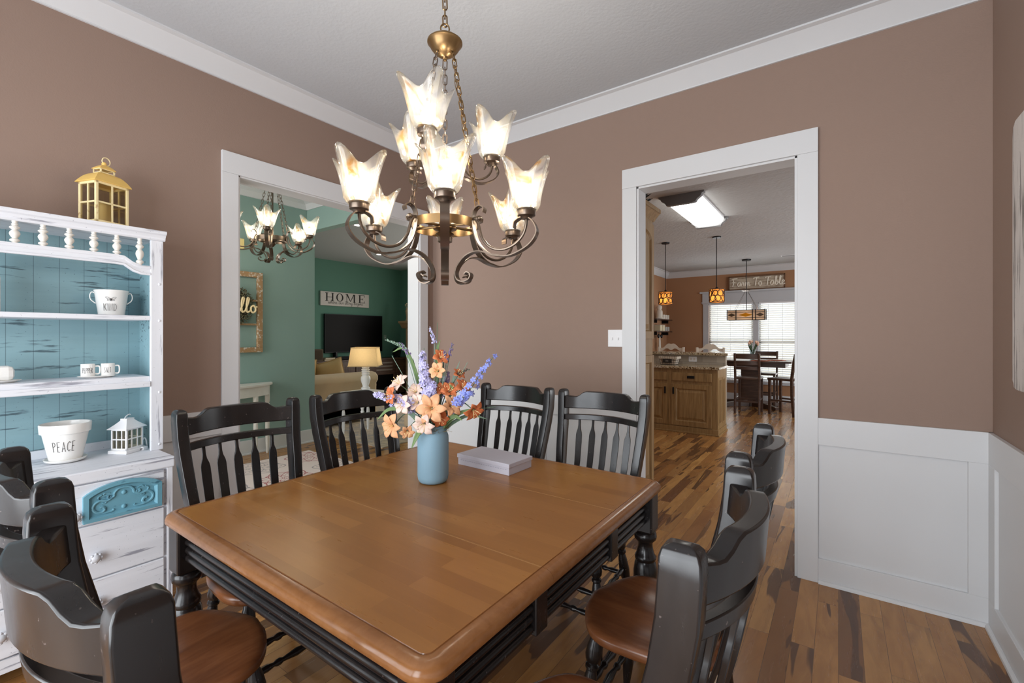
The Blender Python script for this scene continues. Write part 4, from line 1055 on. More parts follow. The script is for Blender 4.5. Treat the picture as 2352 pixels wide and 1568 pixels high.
tr = root('serving_tray', (-2.985, .637, 1.185), 'small oval white tray under the PEPPER and SALT mugs', 'tray', radians(5))
MB().lathe([(.001, .0), (.040, .0), (.056, .006), (.062, .009), (.061, .011), (.052, .007), (.001, .004)], 40, Matrix.Diagonal((.75, 1.45, 1, 1)), cap=False).build('dish', 'ceramic', tr, angle=60)
mug(-2.985, .600, 1.190, 'PEPPER', 'small white mug reading PEPPER, left one on the tray', 1.45)
mug(-2.975, .673, 1.190, 'SALT', 'small white mug reading SALT, right one on the tray', 1.45)
bd = root('butter_dish', (-2.99, .305, 1.185), 'white lidded butter dish at the left end of the lower hutch shelf', 'butter dish')
MB().lathe([(.001, 0), (.05, 0), (.066, .006), (.075, .010), (.074, .012), (.06, .008), (.001, .005)], 32, Matrix.Diagonal((.7, 1, 1, 1)), cap=False).build('plate', 'ceramic', bd)
MB().box(-.036, .036, -.05, .05, .008, .075).build('lid', 'ceramic', bd, bevel=.02)
MB().tube([( .037, -.02, .04), (.0375, -.035, .03), (.037, -.045, .022)], .0008, 4).build('lettering', 'ink', bd)
bo = root('bottle', (-2.99, .268, 1.495), 'white ceramic bottle at the left end of the upper hutch shelf', 'bottle')
MB().lathe([(.001, 0), (.044, .001), (.047, .005), (.047, .15), (.044, .17), (.026, .19), (.022, .2), (.022, .225), (.026, .228), (.026, .236), (.018, .238), (.001, .238)], 32).build('body', 'ceramic', bo, angle=50)
pt = root('flower_pot', (-2.965, .518, .80), 'white flower pot reading PEACE in its saucer on the hutch counter', 'flower pot')
MB().lathe([(.001, .004), (.078, .003), (.094, .010), (.098, .018), (.095, .019), (.088, .012), (.001, .010)], 44, cap=False).build('saucer', 'ceramic', pt, angle=60)
MB().lathe([(.001, .012), (.070, .012), (.075, .014), (.104, .134), (.104, .137), (.115, .140), (.118, .178), (.116, .182), (.109, .181), (.104, .14), (.070, .02), (.001, .018)], 44, cap=False).build('pot', 'ceramic', pt, angle=50)
ta = face_cam(-2.965, .518)
letters('PEACE', SKINNY, wrap(0, 0, .0862, ta - .05, .058, .245), .046, 1.0, .0015, 4, 1, .1).build('lettering', 'ink', pt)

def lantern_frame(mb, hx_, hy_, z0, z1, t, nx, ny, nz):
    """four posts, rails and muntins of a box lantern"""
    for sx in (-1, 1):
        for sy in (-1, 1): mb.box(sx * hx_ - t * (sx > 0), sx * hx_ + t * (sx < 0), sy * hy_ - t * (sy > 0), sy * hy_ + t * (sy < 0), z0, z1)
    for z in (z0, z1 - t):
        for s in (-1, 1):
            mb.box(-hx_, hx_, s * hy_ - t * (s > 0), s * hy_ + t * (s < 0), z, z + t); mb.box(s * hx_ - t * (s > 0), s * hx_ + t * (s < 0), -hy_, hy_, z, z + t)
    m = t * .32
    for s in (-1, 1):
        for k in range(1, nx): mb.box(-hx_ + 2 * hx_ * k / nx - m, -hx_ + 2 * hx_ * k / nx + m, s * (hy_ - t * .5) - m, s * (hy_ - t * .5) + m, z0, z1)
        for k in range(1, ny): mb.box(s * (hx_ - t * .5) - m, s * (hx_ - t * .5) + m, -hy_ + 2 * hy_ * k / ny - m, -hy_ + 2 * hy_ * k / ny + m, z0, z1)
        for k in range(1, nz):
            z = z0 + (z1 - z0) * k / nz
            mb.box(-hx_, hx_, s * (hy_ - t * .5) - m, s * (hy_ - t * .5) + m, z - m, z + m); mb.box(s * (hx_ - t * .5) - m, s * (hx_ - t * .5) + m, -hy_, hy_, z - m, z + m)
def panes(parent, hx_, hy_, z0, z1):
    for s in (-1, 1):
        MB().box(-hx_ + .004, hx_ - .004, s * hy_ - .0008, s * hy_ + .0008, z0, z1).build('glass_pane', 'pane', parent)
        MB().box(s * hx_ - .0008, s * hx_ + .0008, -hy_ + .004, hy_ - .004, z0, z1).build('glass_pane', 'pane', parent)
lt = root('lantern', (-3.0, .664, 1.934), 'white metal lantern in golden-lit colours standing on top of the hutch', 'lantern', radians(20))
LXH, LYH = .068, .082
MB().box(-LXH - .004, LXH + .004, -LYH - .004, LYH + .004, 0, .012).build('base', 'gold', lt, bevel=.002)
mb = MB(); lantern_frame(mb, LXH, LYH, .012, .215, .013, 2, 2, 2); mb.build('frame', 'gold', lt, bevel=.0015)
panes(lt, LXH - .006, LYH - .006, .02, .21)
def dome(a, b, z0, h, a2, b2, p=1.0, q_=1.5):
    def pt(i, j):
        k = (1 - j) ** p; A_, B_ = a2 + (a - a2) * k, b2 + (b - b2) * k
        qq = (i * 4) % 4; s = int(qq); t = qq - s
        c = [(-A_, -B_), (A_, -B_), (A_, B_), (-A_, B_), (-A_, -B_)]; p_, r_ = c[s], c[s + 1]
        return (p_[0] + (r_[0] - p_[0]) * t, p_[1] + (r_[1] - p_[1]) * t, z0 + h * (1 - (1 - j) ** q_))
    return MB().grid(pt, 16, 8, True, True)
rf = dome(LXH + .01, LYH + .01, .215, .052, .030, .036, .95, 1.7); rf.box(-LXH - .01, LXH + .01, -LYH - .01, LYH + .01, .2125, .216); rf.build('roof', 'litroof', lt, angle=50)
mb = MB(); lantern_frame(mb, .030, .036, .266, .292, .006, 1, 1, 1); mb.build('vent', 'gold', lt)
rf = dome(.034, .040, .291, .022, .010, .010); rf.box(-.034, .034, -.040, .040, .2895, .292); rf.lathe([(.010, .31), (.012, .322), (.006, .33), (.001, .331)], 12); rf.build('cap', 'litroof', lt, angle=50)
MB().tube([(0, .020 * cos(t) + .01, .335 + .020 * sin(t)) for t in [2 * pi * k / 18 for k in range(18)]], .0026, 6, True).build('ring_handle', 'gold', lt)
MB().lathe([(.028, .013), (.029, .02), (.029, .118), (.027, .122), (.02, .119), (.001, .118)], 24).build('candle', plain('cream_wax', (236, 214, 160), .6), lt)
w = root('house_lantern', (-2.955, .745, .80), 'small white house shaped lantern with panes on the hutch counter', 'lantern', radians(33))
MB().box(-.058, .058, -.070, .070, 0, .018).build('base', 'white', w, bevel=.004)
mb = MB(); lantern_frame(mb, .048, .058, .018, .125, .009, 3, 3, 2); mb.build('frame', 'white', w, bevel=.001)
panes(w, .044, .054, .024, .12)
rf = dome(.060, .072, .125, .042, .018, .024, 1.35, 1.1); rf.box(-.060, .060, -.072, .072, .1225, .126); rf.box(-.020, .020, -.026, .026, .166, .172); rf.build('roof', 'white', w, angle=35)
MB().tube(smooth_path([(0, -.02, .172), (0, -.006, .184), (0, .014, .19), (0, .02, .186)], 4), .0025, 6).build('handle', 'white', w)
MB().tube(smooth_path([(.03, .06, .02), (.036, .072, .055), (.04, .084, .05), (.04, .092, .02), (.036, .10, .005)], 4), .0035, 6).build('cord', 'white', w)
pl = root('plug', (-2.935, .812, .80), 'white electrical plug lying beside the house shaped lantern', 'plug', radians(30))
MB().box(-.010, .010, -.022, .012, 0, .018).build('body', 'white', pl, bevel=.004)
for s in (-1, 1): MB().box(s * .005 - .001, s * .005 + .001, -.036, -.022, .007, .012).build('prong', 'bronze', pl)

for o_, k in ((bk, .81), (pt, .78), (tr, .87), (lt, .90), (w, .85), (pl, .85)): o_.scale = (k, k, 1)
for o_ in COL.objects:
    if o_.get('category') == 'mug': o_.scale = (.87, .87, 1.04)

# ---------------------------------------------------------------- right wall sign
sg = root('wall_sign', (R - .016, 2.16, 1.713), 'tall weathered white board hanging on the right wall at the picture edge', 'wall decor')
hw, hh, rc = .51, .535, .05
o = []
for cy, cz, a0 in ((hw - rc, hh - rc, 0), (-hw + rc, hh - rc, 90), (-hw + rc, -hh + rc, 180), (hw - rc, -hh + rc, 270)):
    for k in range(6):
        a = radians(a0 + 18 * k); jit = random.uniform(-.004, .004); o.append((cy + (rc + jit) * cos(a), cz + (rc + jit) * sin(a)))
MB().prism(o, -.014, .014, 'x').build('board', distressed('weathered_board', (214, 208, 204), (66, 58, 56), (40, 60, 2.2), .54), sg, bevel=.003)
for s in (-.3, .3): MB().box(-.02, -.013, s - .02, s + .02, -.5, .5).build('batten', distressed('weathered_batten', (206, 200, 196), (66, 58, 56), (40, 60, 2.2), .5), sg, bevel=.002)

# ---------------------------------------------------------------- foyer
fr = root('window_frame_decor', (-5.618, 2.19, 1.20), 'old wooden window frame hung on the green foyer wall', 'wall decor')
rust = distressed('chippy_frame_paint', (176, 138, 98), (228, 222, 212), (30, 30, 30), .56)
mb = MB()
mb.box(-.02, .02, -.5, .5, 0, .06); mb.box(-.02, .02, -.5, .5, .885, .945); mb.box(-.02, .02, -.5, -.44, .06, .885); mb.box(-.02, .02, .44, .5, .06, .885)
mb.build('frame', rust, fr, bevel=.004)
mb = MB()
for z in (.33, .61): mb.box(-.012, .012, -.44, .44, z - .011, z + .011)
mb.box(-.012, .012, -.011, .011, .06, .885); mb.build('muntins', rust, fr, bevel=.002)
wr = root('wreath', (-5.585, 2.335, 1.745), 'round dark leafy wreath hung on the old window frame', 'wreath')
rng = random.Random(9); mb = MB()
MB().tube([(0, .17 * cos(t), .17 * sin(t)) for t in [2 * pi * k / 24 for k in range(24)]], .03, 8, True).build('ring', plain('dark_wreath_core', (52, 48, 34), .9), wr)
for i in range(1500):
    t = rng.random() * 6.283; q = rng.random() * 6.283; rr = .17 + .065 * cos(q) * rng.uniform(.6, 1.05); c = Vector((.05 * sin(q) * rng.uniform(.6, 1), rr * cos(t), rr * sin(t)))
    d = Vector((rng.uniform(-.4, 1), rng.uniform(-1, 1), rng.uniform(-1, 1))).normalized(); s = d.orthogonal().normalized() * .006
    mb.add([c, c + d * .012 + s, c + d * .026, c + d * .012 - s], [(0, 1, 2, 3)])
mb.build('leaves', plain('wreath_leaf', (104, 98, 70), .7, var=.5, scale=60), wr, flip=False)
hl = root('word_sign', (-5.528, 2.42, 1.665), 'cream cut-out script word Hello across the wreath', 'sign')
letters('Hello', SCRIPT, lambda u, v: (0, u - .035, v), .165, 1.25, .0105, 8, 4).build('lettering', plain('cream_word', (250, 224, 176), .6), hl)
gb2 = root('chime_box', (-5.615, 2.40, 2.40), 'small cream box mounted high on the green foyer wall', 'wall fixture')
MB().box(-.024, .024, -.078, .078, 0, .118).build('cover', plain('cream_plastic', (246, 222, 150), .5), gb2, bevel=.004)
ct = root('console_table', (-5.63, 2.12, 0), 'worn white half-round console table against the green foyer wall', 'table')
hr = [(.0, -.68)] + [(.33 * cos(radians(a)), .68 * sin(radians(a))) for a in range(-85, 86, 5)] + [(0, .68)]
MB().prism(hr, .812, .838, 'z').build('table_top', 'oldwhite', ct, bevel=.005)
MB().prism([(p[0] * .92, p[1] * .955) for p in hr], .70, .813, 'z').build('apron', 'oldwhite', ct, bevel=.003)
CL = [(.012, 0), (.016, .02), (.013, .05), (.020, .2), (.024, .5), (.020, .62), (.014, .66), (.024, .69), (.024, .72), (.015, .74), (.024, .80), (.026, .835), (.018, .85), (.027, .87), (.027, 1)]
for px, py in ((.285, 0), (.215, .40), (.085, .595), (.215, -.40), (.085, -.595)):
    MB().between(CL, (px, py, 0), (px, py, .705), 16).build('leg', 'oldwhite', ct, angle=50)

def medallion_rug(name):
    t = NT(name); v = t.coord((1 / .56, 1 / .56, 1))
    sx = t.n('ShaderNodeSeparateXYZ'); t.l(v, sx.inputs[0])
    fx = t.math('SUBTRACT', t.math('FRACT', sx.outputs[0]), .5); fy = t.math('SUBTRACT', t.math('FRACT', sx.outputs[1]), .5)
    r = t.math('SQRT', t.math('ADD', t.math('MULTIPLY', fx, fx), t.math('MULTIPLY', fy, fy)))
    th = t.math('ARCTAN2', fy, fx)
    rr = t.math('MULTIPLY', r, t.math('ADD', 1.0, t.math('MULTIPLY', t.math('COSINE', t.math('MULTIPLY', th, 6.0)), .14)))
    def band(rad, wob, k, w, ph=0.0):
        q = t.math('ADD', rad, t.math('MULTIPLY', t.math('COSINE', t.math('ADD', t.math('MULTIPLY', th, float(k)), ph)), wob))
        return t.math('LESS_THAN', t.math('ABSOLUTE', t.math('SUBTRACT', r, q)), w)
    m = band(.405, .045, 6, .013)
    for args in ((.33, .05, 12, .010), (.26, .07, 6, .011, 3.14), (.20, .06, 12, .010), (.12, .05, 6, .011), (.05, .02, 6, .010)): m = t.math('MAXIMUM', m, band(*args))
    par = t.math('MODULO', t.math('ABSOLUTE', t.math('ADD', t.math('FLOOR', sx.outputs[0]), t.math('FLOOR', sx.outputs[1]))), 2.0)
    c = t.mix(par, lin((160, 60, 66)), lin((150, 138, 140)))
    t.bsdf(t.mix(t.math('MULTIPLY', m, .85), lin((226, 208, 200)), c), .95); return t.m
rg = MB().box(-.56, .56, -1.0, 1.0, 0, .009).build('rug', medallion_rug('medallion_rug'), None, (-4.66, 2.05, 0)); tag(rg, 'pale foyer rug with red and grey medallions on the hardwood floor', 'rug')

# ---------------------------------------------------------------- living room
tv = root('television', (-8.95, 6.335, 1.03), 'large flat black television above the dark media cabinet', 'television')
MB().box(-.03, .02, -.755, .755, 0, .845).build('frame', 'blackm', tv, bevel=.004)
MB().box(.02, .022, -.743, .743, .018, .833).build('screen', 'screen', tv)
for s in (-.5, .5): MB().box(-.06, .06, s - .02, s + .02, -.145, .01).build('foot', 'blackm', tv)
hs = root('wall_sign', (-8.975, 6.114, 2.055), 'white board reading HOME where our story begins above the television', 'sign')
MB().box(-.022, .015, -.614, .614, 0, .305).build('board', distressed('sign_white', (222, 214, 208), (170, 150, 140), (50, 3, 50), .66), hs, bevel=.003)
mb = MB(); ink = plain('black_sign_ink', (38, 34, 32), .7)
def bar(y0, z0, y1, z1): mb.box(.0145, .0165, min(y0, y1), max(y0, y1), min(z0, z1), max(z0, z1))
zb, zt = .105, .275
def serif(y, z, w=.058): bar(y - w / 2, z - .005, y + w / 2, z + .005)
for y in (-.47, -.33): bar(y - .016, zb, y + .016, zt); serif(y, zb, .075); serif(y, zt, .075)
bar(-.47, .184, -.33, .194)
oc, n = -.155, 28
for k in range(n):
    a0, a1 = 2 * pi * k / n, 2 * pi * (k + 1) / n
    f_ = lambda a, i: (oc + (.088 if i == 0 else .055) * cos(a), .19 + (.090 if i == 0 else .080) * sin(a))
    q = [f_(a0, 0), f_(a1, 0), f_(a1, 1), f_(a0, 1)]
    mb.prism(q, .0145, .0165, 'x')
for y, w in ((.02, .010), (.215, .034)): bar(y - w / 2, zb, y + w / 2, zt); serif(y, zb, .07); serif(y + (-.0 if w > .02 else 0), zt, .06)
mb.prism([(.005, zt), (.045, zt), (.125, zb + .01), (.11, zb + .01)], .0145, .0165, 'x'); mb.prism([(.11, zb + .01), (.125, zb + .01), (.21, zt), (.19, zt)], .0145, .0165, 'x')
bar(.345, zb, .378, zt); serif(.36, zb, .08); serif(.36, zt, .08)
for z, l in ((zb, .50), (zt, .49), (.19, .45)): bar(.36, z - .006, l, z + .006)
for z in (zb + .02, zt - .02): bar(.484, z - .026, .494, z + .02)
bar(.443, .165, .451, .215)
mb.build('lettering', ink, hs)
letters('where our story begins', SCRIPT, lambda u, v: (.017, u, .045 + v), .085, 1.35, .0022, 4, 3).build('script_lettering', ink, hs)
mc = root('media_cabinet', (-8.72, 6.3, 0), 'long dark wooden media cabinet under the television', 'cabinet')
MB().box(-.25, .22, -1.30, 1.31, .05, .85).build('body', 'darkwood', mc, bevel=.004)
MB().box(-.26, .25, -1.33, 1.34, .85, .885).build('top', 'darkwood', mc, bevel=.005)
for s in (-1.2, 1.2):
    for x in (-.2, .17): MB().box(x, x + .05, s - .03, s + .03, 0, .05).build('foot', 'darkwood', mc)
for k, (y0, y1) in enumerate(((-1.26, -.78), (-.76, -.28), (-.26, .20), (.22, .50), (.52, .80), (.82, 1.27))):
    if k == 3 or k == 4:
        continue
    d = MB().box(.22, .236, y0, y1, .10, .82).build('door', 'darkwood', mc, bevel=.003)
    mb = MB()
    for j in range(6):
        yy = y0 + .06 + (y1 - y0 - .12) * j / 6; mb.box(.234, .239, yy + .002, yy + (y1 - y0 - .12) / 6 - .002, .16, .76)
    mb.build('beadboard', 'darkwood', d)
    MB().ball((.252, y1 - .03 if k % 2 == 0 else y0 + .03, .5), .016, 10, 6).build('knob', 'bronze', d)
d = MB().box(.22, .236, .22, .80, .10, .56).build('glass_door', 'darkwood', mc, bevel=.003)
MB().box(.236, .238, .27, .75, .15, .51).build('glass_pane', 'screen', d)
for z in (.60, .68, .76): MB().box(.10, .225, .28, .74, z, z + .035).build('component_box', plain('grey_device', (122, 112, 104), .4), mc, bevel=.003)
sb = root('soundbar', (-8.70, 5.93, .885), 'low black soundbar on the media cabinet', 'soundbar'); MB().box(-.05, .05, -.32, .32, 0, .07).build('body', 'blackm', sb, bevel=.01)
MB().box(.05, .052, -.30, .30, .01, .06).build('grille', 'screen', sb)
for k, lab in ((0, 'tan book lying at the bottom of a pair left of the soundbar'), (1, 'darker tan book lying on top of a pair left of the soundbar')):
    bk2 = root('book', (-8.66, 5.48, .885 + .03 * k), lab, 'book', 0, 'books on the media cabinet')
    MB().box(-.076, .076, -.118 + .02 * k, .116, .004, .024).build('pages', plain('page_cream', (220, 206, 180), .8), bk2)
    cv = MB(); cv.box(-.08, .08, -.12 + .02 * k, .12, 0, .004); cv.box(-.08, .08, -.12 + .02 * k, .12, .024, .028); cv.box(-.08, -.076, -.12 + .02 * k, .12, .004, .024)
    cv.build('cover', plain('tan_cover', (170 - 20 * k, 126, 84), .6), bk2)
ck = root('clock', (-8.66, 7.30, .885), 'round black and cream table clock on the media cabinet', 'clock', radians(-8))
CR = Matrix.Translation((0, 0, .125)) @ Matrix.Rotation(radians(90), 4, 'Y')
MB().lathe([(.085, -.03), (.108, -.025), (.112, 0), (.112, .02), (.103, .028), (.096, .024)], 36, CR).build('case', 'blackm', ck)
MB().lathe([(.001, .0235), (.097, .0235), (.097, .0225), (.001, .0225)], 36, CR).build('face', plain('cream_dial', (226, 200, 160), .6), ck)
mb = MB(); mb.box(.0245, .0265, -.003, .003, .12, .19); mb.box(.0245, .0265, -.05, .003, .122, .128)
for k in range(12):
    a = k * pi / 6; mb.box(.0243, .026, .082 * cos(a) - .005, .082 * cos(a) + .005, .125 + .082 * sin(a) - .005, .125 + .082 * sin(a) + .005)
mb.build('hands', 'blackm', ck)
MB().tube([(0, .03 * cos(t), .262 + .03 * sin(t)) for t in [2 * pi * k / 16 for k in range(16)]], .004, 6, True).build('ring_handle', 'blackm', ck)
for s in (-1, 1): MB().box(-.02, .03, s * .06 - .01, s * .06 + .01, 0, .03).build('foot', 'blackm', ck)
sp = root('speaker', (-8.70, 5.18, .885), 'dark brown box speaker at the left end of the media cabinet', 'speaker'); MB().box(-.1, .1, -.16, .16, 0, .24).build('body', plain('dark_brown_box', (88, 70, 48), .6), sp, bevel=.006)
MB().box(.1, .103, -.14, .14, .02, .22).build('grille', plain('brown_grille', (70, 56, 40), .9), sp)
# fireplace with mantel
fp_ = root('fireplace', (-7.95, 7.55, 0), 'tan fireplace surround with a mantel shelf beside the television', 'fireplace')
MB().box(-.50, -.28, -.15, .155, 0, 1.64).build('pilaster', 'tan', fp_, bevel=.004); MB().box(.28, .50, -.15, .155, 0, 1.64).build('pilaster', 'tan', fp_, bevel=.004)
MB().box(-.28, .28, -.12, .155, 1.05, 1.64).build('frieze', 'tan', fp_, bevel=.004); MB().box(-.28, .28, .1, .155, 0, 1.05).build('firebox', 'blackm', fp_)
MB().prism([(-.15, 1.58), (-.18, 1.60), (-.22, 1.66), (-.26, 1.70), (-.285, 1.705), (-.285, 1.755), (.155, 1.755), (.155, 1.58)], -.62, .62, 'x').build('mantel_shelf', 'tan', fp_, bevel=.004)
mv = root('vase', (-8.37, 7.38, 1.755), 'slim tan vase with dried flowers on the mantel', 'vase')
MB().lathe([(.045, 0), (.048, .02), (.03, .05), (.032, .12), (.045, .2), (.05, .24), (.035, .27), (.05, .30), (.045, .3), (.03, .27), (.001, .2)], 20).build('body', plain('tan_vase', (196, 166, 130), .5), mv)
mb = MB(); rng = random.Random(4)
for k in range(9):
    a = rng.random() * 6.28; q = Vector((.06 * cos(a), .06 * sin(a), .37 + rng.random() * .05)); mb.tube([(0, 0, .24), q], .003, 4); mb.ball(q, .016, 7, 5)
mb.build('dried_flowers', plain('dried_bloom', (206, 186, 150), .8), mv)
mh = root('ornament', (-8.24, 7.40, 1.755), 'small cream house ornament at the right of the mantel vase', 'ornament')
MB().prism([(-.05, 0), (.05, 0), (.05, .16), (0, .24), (-.05, .16)], -.04, .04, 'x').build('body', plain('cream_ornament', (206, 190, 166), .6), mh, bevel=.003)
for z in (.05, .11): MB().box(-.043, -.039, -.02, .02, z, z + .03).build('opening', 'blackm', mh)
for (yy, xx) in ((4.186, -5.839), (5.93, -7.568)):
    rl = root('recessed_light', (xx, yy, 3.05), 'small lit recessed ceiling light, ' + ('nearer of the two in the living room' if yy < 5 else 'farther of the two in the living room'), 'ceiling light')
    MB().lathe([(.05, -.001), (.075, -.006), (.08, 0)], 24, cap=False).build('trim_ring', 'white', rl); MB().lathe([(.001, -.002), (.05, -.002)], 24, cap=False).build('lens', emit('recessed_glow', (255, 250, 240), 9), rl)
# sofa seen from behind, its cushions
sf = root('sofa', (-6.6, 3.9, .01), 'tan fabric sofa with rolled back seen from behind', 'sofa')
MB().box(-.45, .36, -1.0, .94, .06, .44).build('base', 'sofa', sf, bevel=.03)
MB().box(-.42, .12, -.8, .75, .42, .56).build('seat_cushion', 'sofa', sf, bevel=.05)
bk3 = [(.12, .40), (.14, .62), (.12, .70), (.15, .77), (.24, .80), (.34, .785), (.40, .73), (.40, .66), (.36, .61), (.36, .10), (.12, .10)]
MB().prism(bk3, -1.0, .94, 'y', smooth=True).build('back', 'sofa', sf, bevel=.02, angle=60)
ar = [(.74, .1), (.74, .50), (.72, .60), (.76, .66), (.84, .67), (.93, .64), (.96, .57), (.94, .51), (.93, .1)]
MB().prism(ar, -.46, .34, 'x', smooth=True).build('arm', 'sofa', sf, bevel=.02, angle=60)
for x in (-.4, .3): MB().lathe([(.02, 0), (.035, .06)], 12, Matrix.Translation((x, .86, 0))).build('foot', 'darkwood', sf)
def pillow(name, loc, rot, sx, sz, m, label):
    def pt(i, j):
        u, v = i * 2 - 1, j * 2 - 1; e = (1 - u ** 4) * (1 - v ** 4)
        return (u * sx * (1 - .06 * (1 - v * v)), v * sz * (1 - .06 * (1 - u * u)), .085 * e ** .55)
    mb = MB().grid(pt, 14, 14, True); mb.grid(lambda i, j: tuple(Vector(pt(i, j)) * Vector((1, 1, 1)) if False else (pt(i, j)[0], pt(i, j)[1], -pt(i, j)[2])), 14, 14, True)
    o = mb.build(name, m, None); o.location = loc; o.rotation_euler = rot
    pc = MB().tube([(sx * u, sz * v, 0) for u, v in [(-1, -1), (0, -.95), (1, -1), (.95, 0), (1, 1), (0, .95), (-1, 1), (-.95, 0)]], .009, 6, True).build('piping', m, o)
    return tag(o, label, 'cushion', 'cushions on the tan sofa')
pillow('throw_pillow', (-6.58, 3.72, .80), (radians(90), radians(4), radians(98)), .26, .24, M['cush'], 'mustard throw pillow standing left on the tan sofa')
pillow('throw_pillow', (-6.60, 4.22, .78), (radians(90), radians(-14), radians(84)), .24, .22, M['cush'], 'mustard throw pillow leaning right on the tan sofa')
# end table and lamp
et = root('end_table', (-5.45, 4.03, .01), 'white end table on turned legs holding the lamp behind the sofa', 'table')
MB().box(-.25, .25, -.24, .24, .575, .60).build('table_top', 'oldwhite', et, bevel=.006); MB().box(-.235, .235, -.215, .215, .50, .575).build('apron', 'oldwhite', et, bevel=.003)
for x in (-.215, .215):
    for y in (-.205, .205): MB().between(CL, (x, y, 0), (x, y, .51), 14).build('leg', 'white', et, angle=50)
lm = root('table_lamp', (-5.45, 4.035, .61), 'white turned table lamp with a linen shade behind the sofa', 'lamp')
MB().lathe([(.001, 0), (.075, 0), (.078, .012), (.06, .02), (.05, .03), (.062, .04), (.062, .052), (.042, .065), (.040, .08), (.058, .13), (.066, .17), (.062, .205), (.045, .225), (.05, .235), (.058, .245), (.05, .255), (.042, .262), (.056, .272), (.056, .284), (.042, .292), (.058, .302), (.058, .314), (.04, .322), (.052, .335), (.05, .348), (.034, .355), (.012, .36), (.012, .40)], 28).build('base', 'white', lm, angle=40)
def frus(z0, z1, a0, b0, a1, b1, t=.004):
    mb = MB(); v = [(-a0, -b0, z0), (a0, -b0, z0), (a0, b0, z0), (-a0, b0, z0), (-a1, -b1, z1), (a1, -b1, z1), (a1, b1, z1), (-a1, b1, z1)]
    return mb.add(v, [(0, 1, 5, 4), (1, 2, 6, 5), (2, 3, 7, 6), (3, 0, 4, 7)])
def lit_fabric(name, rgb):
    t = NT(name); c = lin(rgb); v = t.coord(); f = t.noise(v, 160, 2); col = t.mix(f, mul(c, .85), mul(c, 1.08))
    tl = t.n('ShaderNodeBsdfTranslucent'); t.l(col, tl.inputs[0]); df = t.n('ShaderNodeBsdfDiffuse'); t.l(col, df.inputs[0])
    m = t.n('ShaderNodeMixShader'); m.inputs[0].default_value = .5; t.l(tl.outputs[0], m.inputs[1]); t.l(df.outputs[0], m.inputs[2]); t.l(m.outputs[0], t.out.inputs[0]); return t.m
LF = lit_fabric('lit_linen', (232, 206, 158))
shd = frus(.36, .62, .20, .20, .165, .165).build('shade', LF, lm, flip=False); shd.rotation_euler.z = YAW + .12
tr_ = MB()
for z, a in ((.36, .2), (.612, .166)): 
    for s in (-1, 1): tr_.box(-a - .002, a + .002, s * a - .003, s * a + .003, z, z + .012); tr_.box(s * a - .003, s * a + .003, -a - .002, a + .002, z, z + .012)
tr_.build('shade_trim', M['linen'], shd)
add_light(lm, (0, 0, .50), 3.0, 'lamp_light', (1, .84, .62), .03)
MB().ball((0, 0, .47), .03, 12, 8, (1, 1, 1.3)).build('bulb', 'bulb', lm)
ot = root('ottoman', (-4.80, 4.75, .01), 'low tan upholstered ottoman on the living room rug', 'ottoman', radians(8))
MB().box(-.33, .33, -.3, .3, .08, .36).build('body', 'sofa', ot, bevel=.03); MB().box(-.34, .34, -.31, .31, .36, .44).build('cushion', 'cush', ot, bevel=.035)
for x in (-.28, .28):
    for y in (-.25, .25): MB().lathe([(.02, 0), (.03, .085)], 10, Matrix.Translation((x, y, 0))).build('foot', 'darkwood', ot)
def soft_rug(name):
    t = NT(name); v = t.coord((3, 3, 1)); f = t.noise(v, 1.2, 4, .6, dist=2)
    t.bsdf(t.ramp(f, [(.4, lin((196, 178, 152))), (.52, lin((170, 154, 134))), (.6, lin((150, 146, 142))), (.7, lin((200, 184, 160)))]), .95); return t.m
lr = MB().box(-1.9, 1.9, -1.4, 1.4, 0, .01).build('rug', soft_rug('beige_abstract_rug'), None, (-6.5, 5.05, 0)); tag(lr, 'large beige and grey abstract rug on the living room floor', 'rug')
wp = root('outlet', (-8.995, 7.22, 1.36), 'small pale switch plate on the green wall right of the television', 'switch'); MB().box(0, .006, -.04, .04, -.06, .06).build('plate', plain('pale_plate', (150, 176, 166), .5), wp, bevel=.002)
MB().box(.006, .012, -.008, .008, -.012, .012).build('toggle', 'white', wp)

